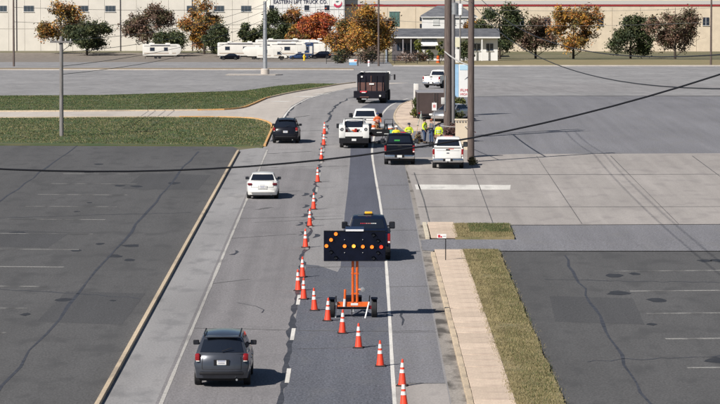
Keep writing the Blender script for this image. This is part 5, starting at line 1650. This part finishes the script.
mh = thing('motorhome', 'white motorhome with cab-over front parked at the yard edge', 'motorhome', (-19.3, 800, ht(800)), R(-1))
me = loft([(-3.3, .55), (1.2, .50), (1.35, .5), (1.55, .9), (2.6, .9), (2.75, .5), (3.25, .55), (3.3, .95), (3.1, 1.15), (2.3, 1.35), (1.75, 1.95), (2.1, 2.15), (2.25, 2.5), (1.9, 2.85), (-3.1, 2.9), (-3.3, 2.7)], (-1, -.5, 0, .5, 1), lambda a, b: 1.12 if a < 2.3 or b > 2 else 1.0, None, None, .05)
for v in me.vertices: v.co = Vector((v.co.y, -v.co.x, v.co.z))
link('shell', me, rvw, mh)
MB().box((-1.5, -1.135, 1.95), (.95, .04, .75), .01).build('window', glass_blue, mh)
MB().panel([(1.15, -1.125, 1.25), (2.15, -1.125, 1.30), (1.72, -1.125, 1.9), (1.15, -1.125, 1.9)], .02).build('cab_window', glass_blue, mh)
MB().panel([(2.32, -.9, 1.37), (2.32, .9, 1.37), (1.80, .9, 1.95), (1.80, -.9, 1.95)], .02).build('windshield', glass_blue, mh)
MB().box((.1, -1.13, 1.55), (.66, .03, 1.75), .01).build('door', rvw, mh)
MB().box((-.6, -1.13, 1.05), (5.0, .02, .14)).build('stripe', rv_tan, mh)
MB().box((-.8, 0, 3.02), (1.0, .8, .26), .05).build('roof_unit', rvw, mh, smooth=40)
for wx in (-1.8, 2.08):
    for s in (-1, 1):
        w = wheel(mh, 0, 0, .38, .24, s)
        w.location = (wx, s * .98, .38)
        w.rotation_euler = (0, 0, R(90))
MB().box((0, 0, .5), (6, 1.6, .2)).build('chassis', under_m, mh)
MB().box((3.3, 0, .62), (.12, 1.9, .2), .03).build('bumper', chrome_m, mh)

rv_trailer('travel_trailer', 'small white pointed trailer just left of the motorhome', -24.2, 822, 4.4, 2.9, R(175), 'round', wins=((0, .4),), ac=1)
car('parked_car', 'dark parked car left of the motorhome', 'car', (-26.5, 806, ht(806)), R(85), black_paint, SEDAN)
car('parked_car', 'dark blue parked car in front of the fifth wheel trailer', 'car', (-11.5, 822, ht(822)), R(88), blue_paint, SEDAN)
car('parked_car', 'dark parked wagon at the right end of the trailers', 'car', (-6.6, 836, ht(836)), R(92), black_paint, SUV)

# ------------------------------------------------------------ buildings
def Zpx(row, y):
    """height at which a sight line of the given slope from the camera passes distance y"""
    return CAM_H - y * (row + 70) / 3640.0


gz = ht(900)
wb = thing('warehouse', 'white warehouse with dark company lettering and a round red emblem', 'building', (-12.9, 905, gz))
wall_h = 17.0
MB().box((0, 6, wall_h / 2), (18.6, 12, wall_h)).build('wall', white_wall, wb)
MB().box((0, 6, wall_h + .15), (18.9, 12.3, .3)).build('roof', roof_grey, wb)
SX = 905 / 3640.0
fx = lambda px: (px - 360) * SX + 12.9
fz = lambda row: Zpx(row, 905) - gz
for k in range(16):
    MB().box((-9.3 + (k + .5) * 18.6 / 16, -.03, wall_h / 2), (.05, .06, wall_h)).build('cladding_seam', pm('seam', (.62, .62, .61), .7), wb)
for px in (271.7, 306.8, 327.0):
    w = MB().box((fx(px), -.04, fz(7.4)), (1.15, .08, 1.25)).build('window', glass_blue, wb)
    MB().box((fx(px), -.07, fz(7.4)), (.06, .06, 1.2)).build('mullion', pm('mullion_dark', (.12, .12, .13), .5), w)
    MB().box((fx(px), -.08, fz(7.4) - .68), (1.35, .2, .1)).build('sill', white_wall, w)
text_mesh('lettering', 'EASTERN LIFT TRUCK CO.', 1.32, sign_ink, wb, (fx(300.5), -.06, fz(3.1)), 13.3, .03, .012)
em = MB().lathe([(.02, -.10), (1.08, -.10), (1.10, -.06), (1.10, 0)], 28, 'Y', (fx(337.6), -.02, fz(2.8))).build('emblem', sign_white, wb)
ec = (fx(337.6), fz(2.8))
crs = []
for i in range(17):
    an = R(200 + 175 * i / 16)
    crs.append((ec[0] + 1.06 * math.cos(an), -.13, ec[1] + 1.06 * math.sin(an)))
inn = [(ec[0] + .1 + .80 * math.cos(R(200 + 175 * i / 16)), -.13, ec[1] + .28 + .80 * math.sin(R(200 + 175 * i / 16))) for i in range(16, -1, -1)]
vs = crs + inn
MB().add(vs, [(i, i + 1, 32 - i, 33 - i) for i in range(16)]).build('emblem_crescent', pm('emblem_red', (.62, .05, .12), .5), em)
MB().panel([(ec[0] - .55, -.115, ec[1] + .30), (ec[0] + .05, -.115, ec[1] + .15), (ec[0] + .45, -.115, ec[1] + .55), (ec[0] - .2, -.115, ec[1] + .62)], .02).build('emblem_mark', pm('emblem_grey', (.10, .13, .13), .5), em)
MB().tube([(9.15, -.12, 0), (9.15, -.12, wall_h)], .14, 8).build('downpipe', pm('pipe_dark', (.08, .07, .075), .6), wb)
MB().box((5.8, -.05, fz(8.9)), (7.0, .06, .12)).build('cable_tray', pm('tray_grey', (.35, .35, .35), .6), wb)

pb = thing('pale_building', 'pale cream building at the left behind the lamp post', 'building', (-62, 912, gz))
MB().box((0, 8, 8.5), (79, 16, 17)).build('wall', cream_pale, pb)
MB().box((0, 8, 17.1), (79.4, 16.4, .3)).build('roof', roof_grey, pb)
rb = random.Random(4)
for i in range(20): MB().box((-38 + i * 4, -.02, 8.5), (.07, .05, 17)).build('panel_joint', pm('joint_pale', (.5, .47, .42), .8), pb)
for zz in (5.6, 13.2): MB().box((0, -.02, zz), (79, .06, .10)).build('panel_joint', pm('joint_pale', (.5, .47, .42), .8), pb)
for i in (0, 1, 2, 4, 5, 8, 9, 10):
    X = -34.5 + i * 6.8
    f = MB().box((X, -.03, 10.6), (2.6, .10, 1.5)).build('window_frame', pm('frame_grey', (.30, .30, .30), .5), pb)
    for q in (-.82, 0, .82): MB().box((X + q, -.06, 10.6), (.74, .10, 1.34)).build('pane', pm('pane_%d' % rb.randrange(3), rb.choice(((.02, .03, .05), (.06, .08, .1), (.12, .13, .13))), .08), f)
    MB().box((X, -.08, 9.8), (2.8, .22, .1)).build('sill', white_wall, f)
for X in (-24, 2, 20): MB().tube([(X, -.1, 0), (X, -.1, 17)], .1, 8).build('downpipe', pm('pipe_dark', (.08, .07, .075), .6), pb)

cb = thing('cream_building', 'cream building with a dark red stripe under the roof and a green window', 'building', (46, 908, gz))
cw = 99.4
MB().box((0, 8, 6.9), (cw, 16, 13.8)).build('wall', cream_wall, cb)
z1 = Zpx(5.4, 908) - gz
MB().box((0, -.05, z1 + .12), (cw + .1, .14, .42)).build('red_stripe', red_trim, cb)
MB().box((0, -.03, z1 + .85), (cw + .06, .1, .95)).build('fascia', pm('fascia_pale', (.52, .50, .48), .7), cb)
MB().box((0, 8, z1 + 2.2), (cw - 4, 15, 2.2)).build('upper_roof', pm('upper_grey', (.10, .10, .115), .7), cb)
for i in range(12):
    MB().box((-44 + i * 7, 1.5, z1 + 1.75), (2.2, 1.4, 1.3), .05).build('roof_vent', pm('vent_pale', (.5, .5, .5), .5), cb)
kx = lambda px: (px - 360) * 908 / 3640.0 - 46
kz = lambda row: Zpx(row, 908) - gz
w = MB().box((kx(394.3), -.06, kz(18.5)), (2.5, .12, 3.6)).build('window', green_glass, cb)
for dx in (-.85, 0, .85): MB().box((kx(394.3) + dx, -.13, kz(18.5)), (.08, .06, 3.5)).build('mullion', pm('mullion_dark', (.12, .12, .13), .5), w)
MB().box((kx(394.3), -.12, kz(18.5) + 1.85), (2.7, .2, .14)).build('lintel', pm('lintel_grey', (.4, .42, .4), .6), w)
for i in range(8):
    w = MB().box((-6 + i * 6.6, -.06, 7.5), (1.6, .12, 2.0)).build('window', glass_blue, cb)
    MB().box((-6 + i * 6.6, -.12, 7.5), (.08, .06, 1.9)).build('mullion', sign_white, w)
    MB().box((-6 + i * 6.6, -.1, 6.45), (1.8, .22, .1)).build('sill', white_wall, w)
for px in (421.5,):
    for row in (18.3, 25.3): MB().box((kx(px), -.05, kz(row)), (.9, .1, 1.0)).build('window', glass_blue, cb)
for k in range(14): MB().box((-cw / 2 + (k + .5) * 7, -.03, 5.5), (.08, .06, 11)).build('wall_joint', pm('joint_tan', (.5, .42, .32), .8), cb)

# white house with hipped grey roof
hy = 862
hg = ht(hy)
hx0, hx1 = (422.5 - 360) * hy / 3640, (476 - 360) * hy / 3640
hc = (hx0 + hx1) / 2
hw = hx1 - hx0
ho = thing('white_house', 'white two storey house with grey hipped roof behind the thick pole', 'building', (hc, hy, hg))
eave = Zpx(16.3, hy) - hg
MB().box((0, 5, eave / 2), (hw, 10, eave)).build('wall', white_wall, ho)
rz_ = Zpx(5.5, hy) - hg
MB().add([(-hw / 2 - .4, -.4, eave), (hw / 2 + .4, -.4, eave), (hw / 2 + .4, 10.4, eave), (-hw / 2 - .4, 10.4, eave), (-hw / 2 + 3.6, 5, rz_), (hw / 2 - 3.6, 5, rz_)], [(0, 1, 5, 4), (1, 2, 5), (2, 3, 4, 5), (3, 0, 4), (3, 2, 1, 0)]).build('roof', roof_grey, ho)
MB().box((0, -.42, eave - .08), (hw + .8, .06, .2)).build('fascia', sign_white, ho)
for px, row in ((436, 20.5), (452, 20.5), (466, 21)):
    X = (px - 360) * hy / 3640 - hc
    z = Zpx(row, hy) - hg
    f = MB().box((X, -.05, z), (1.5, .1, 1.7)).build('window', pm('window_curtain', (.55, .56, .55), .3), ho)
    MB().box((X, -.09, z), (1.4, .06, .07)).build('glazing_bar', sign_white, f)
    MB().box((X, -.09, z - .92), (1.7, .2, .1)).build('sill', sign_white, f)

# low house with porch, awning and columns
ly = 778
lg = ht(ly)
lx0, lx1 = (391 - 360) * ly / 3640, (500 - 360) * ly / 3640
lc, lw = (lx0 + lx1) / 2, lx1 - lx0
lo = thing('low_house', 'low house with long grey shingle roof, dark porch and white awning', 'building', (lc, ly, lg))
ez, rz2 = Zpx(36.8, ly) - lg, Zpx(28.0, ly + 6) - lg
MB().box((0, 7, ez / 2), (lw - .6, 8, ez)).build('wall', pm('porch_wall', (.11, .10, .11), .85, var=.2, scale=.5), lo)
rf = MB().add([(-lw / 2, 0, ez), (lw / 2, 0, ez), (lw / 2, 6, rz2), (-lw / 2 + 1, 6, rz2), (-lw / 2, 12, ez), (lw / 2, 12, ez)], [(0, 1, 2, 3), (3, 2, 5, 4), (0, 3, 4), (1, 5, 2), (0, 4, 5, 1)]).build('roof', roof_grey, lo)
for i in range(7):
    t = (i + .5) / 7
    MB().box((.2, 6 * t, ez + (rz2 - ez) * t + .03), (lw - .6, .05, .05)).build('shingle_course', pm('course_dark', (.06, .065, .08), .9), rf)
MB().box((0, -.03, ez - .05), (lw, .08, .28)).build('fascia', sign_white, lo)
lfx = lambda px: (px - 360) * ly / 3640 - lc
lfz = lambda row: Zpx(row, ly) - lg
MB().box(((lfx(419) + lfx(498)) / 2, 2.5, ez / 2 - .1), (lfx(498) - lfx(419), 1.0, ez - .2)).build('front_wall', white_wall, lo)
for px in (449, 463, 477, 490):
    f = MB().box((lfx(px), 1.96, lfz(47)), (1.5, .12, 1.5)).build('window', glass_blue, lo)
    MB().box((lfx(px), 1.88, lfz(47)), (.07, .06, 1.5)).build('glazing_bar', sign_white, f)
    MB().box((lfx(px), 1.9, lfz(47) - .82), (1.7, .2, .1)).build('sill', sign_white, f)
aw = MB().add([(lfx(420.5), -.2, lfz(44.3)), (lfx(438), -.2, lfz(44.3)), (lfx(436.5), 1.9, lfz(38)), (lfx(422), 1.9, lfz(38)), (lfx(420.5), -.2, lfz(44.3) - .25), (lfx(438), -.2, lfz(44.3) - .25)], [(0, 1, 2, 3), (4, 5, 1, 0), (0, 3, 4), (1, 5, 2), (4, 3, 2, 5)]).build('awning', sign_white, lo)
MB().box((lfx(428), 1.95, lfz(47)), (3.2, .12, .9)).build('window', glass_blue, lo)
MB().box((lfx(421.5), 1.94, lfz(54)), (.5, .1, 2.0)).build('door', pm('door_grey', (.3, .3, .32), .5), lo)
for px in (403, 411, 418, 456, 470, 482):
    MB().box((lfx(px), .3, ez / 2), (.26, .26, ez), .02).build('porch_column', sign_white if px > 415 else pm('column_grey', (.25, .24, .26), .7), lo)
for px in (400, 407, 414):
    f = MB().box((lfx(px), 2.95, lfz(47)), (1.3, .12, 1.5)).build('window', glass_blue, lo)
    MB().box((lfx(px), 2.88, lfz(47)), (.07, .06, 1.4)).build('glazing_bar', pm('bar_grey', (.35, .35, .38), .5), f)

# white columns and panels right of the thick pole
cs = thing('white_post_sign', 'white post with a white panel right of the thick pole', 'sign', (19.6, 733, ht(733)))
MB().box((0, 0, 1.35), (.75, .3, 2.7), .02).build('post', sign_white, cs)
MB().box((0, 0, 4.1), (1.0, .3, 1.9), .02).build('panel', pm('panel_cream', (.70, .68, .52), .5, var=.1, scale=1), cs)
MB().tube([(0, 0, 2.6), (0, 0, 3.3)], .1, 8).build('neck', steel_m, cs)

# black railing in front of the trees
fn = thing('black_fence', 'low black rail fence in front of the golden tree', 'fence', (0, 704, ht(704)))
for i in range(12): MB().box((-6.5 + i * 2.2, 0, .85), (.10, .10, 1.9)).build('fence_post', black_plastic, fn)
for zz in (.55, 1.1, 1.65): MB().box((5.6, 0, zz), (24.3, .06, .09)).build('fence_rail', black_plastic, fn)

hyd = thing('fire_hydrant', 'yellow fire hydrant at the edge of the trailer yard', 'hydrant', (-12.1, 790, ht(790)))
MB().lathe([(.26, 0), (.26, .1), (.20, .14), (.20, .95), (.25, 1.0), (.24, 1.1), (.12, 1.3), (.04, 1.38)], 16).build('barrel', pm('hydrant_yellow', (.85, .55, .03), .5), hyd, smooth=40)
for s in (-1, 1): MB().lathe([(.10, -.1), (.12, .1), (.06, .16)], 12, 'X', (s * .26, 0, .8)).build('outlet', pm('hydrant_yellow', (.85, .55, .03), .5), hyd)

dr = thing('traffic_drum', 'small orange traffic drum on the far dry lawn', 'traffic drum', (15.6, 727, ht(727)))
MB().lathe([(.42, 0), (.42, .12), (.34, .14), (.33, .9), (.28, .95), (.26, 1.5), (.1, 1.55)], 16).build('drum_body', orange_paint, dr, smooth=40)
MB().lathe([(.335, .5), (.345, .51), (.345, .68), (.335, .69)], 16).build('reflective_band', cone_refl, dr)

ls = thing('lot_sign', 'low white sign with blue base and red corner by the far road', 'sign', (-1.28, 661, ht(661)))
MB().box((0, 0, .95), (1.45, .3, .55), .02).build('panel', sign_white, ls)
MB().box((0, 0, .42), (1.35, .28, .55), .02).build('base', pm('base_blue', (.20, .42, .65), .5), ls)
MB().box((.45, -.16, 1.02), (.5, .03, .3)).build('red_corner', pm('corner_red', (.65, .16, .10), .5), ls)
MB().tube([(.9, .3, 0), (.9, .3, 1.9)], .07, 8).build('post', pm('post_brown', (.1, .05, .04), .8), ls)
bl = thing('bollard', 'white bollard beside the far road behind the dump truck', 'bollard', (1.6, 655, ht(655)))
MB().lathe([(.2, 0), (.2, 1.0), (.12, 1.12), (.02, 1.15)], 14).build('post', sign_white, bl, smooth=40)
MB().lathe([(.205, .7), (.21, .71), (.21, .85), (.205, .86)], 14).build('band', sign_red, bl)
pp = thing('lamp_column', 'short grey lamp column with white top right of the golden tree', 'lamp post', (5.35, 735, ht(735)))
MB().tube([(0, 0, 0), (0, 0, 4.7)], .2, 10).build('post', pm('column_blue_grey', (.28, .32, .38), .5), pp)
MB().box((0, 0, 4.85), (1.0, .5, .3), .06).build('lamp_head', sign_white, pp, smooth=40)
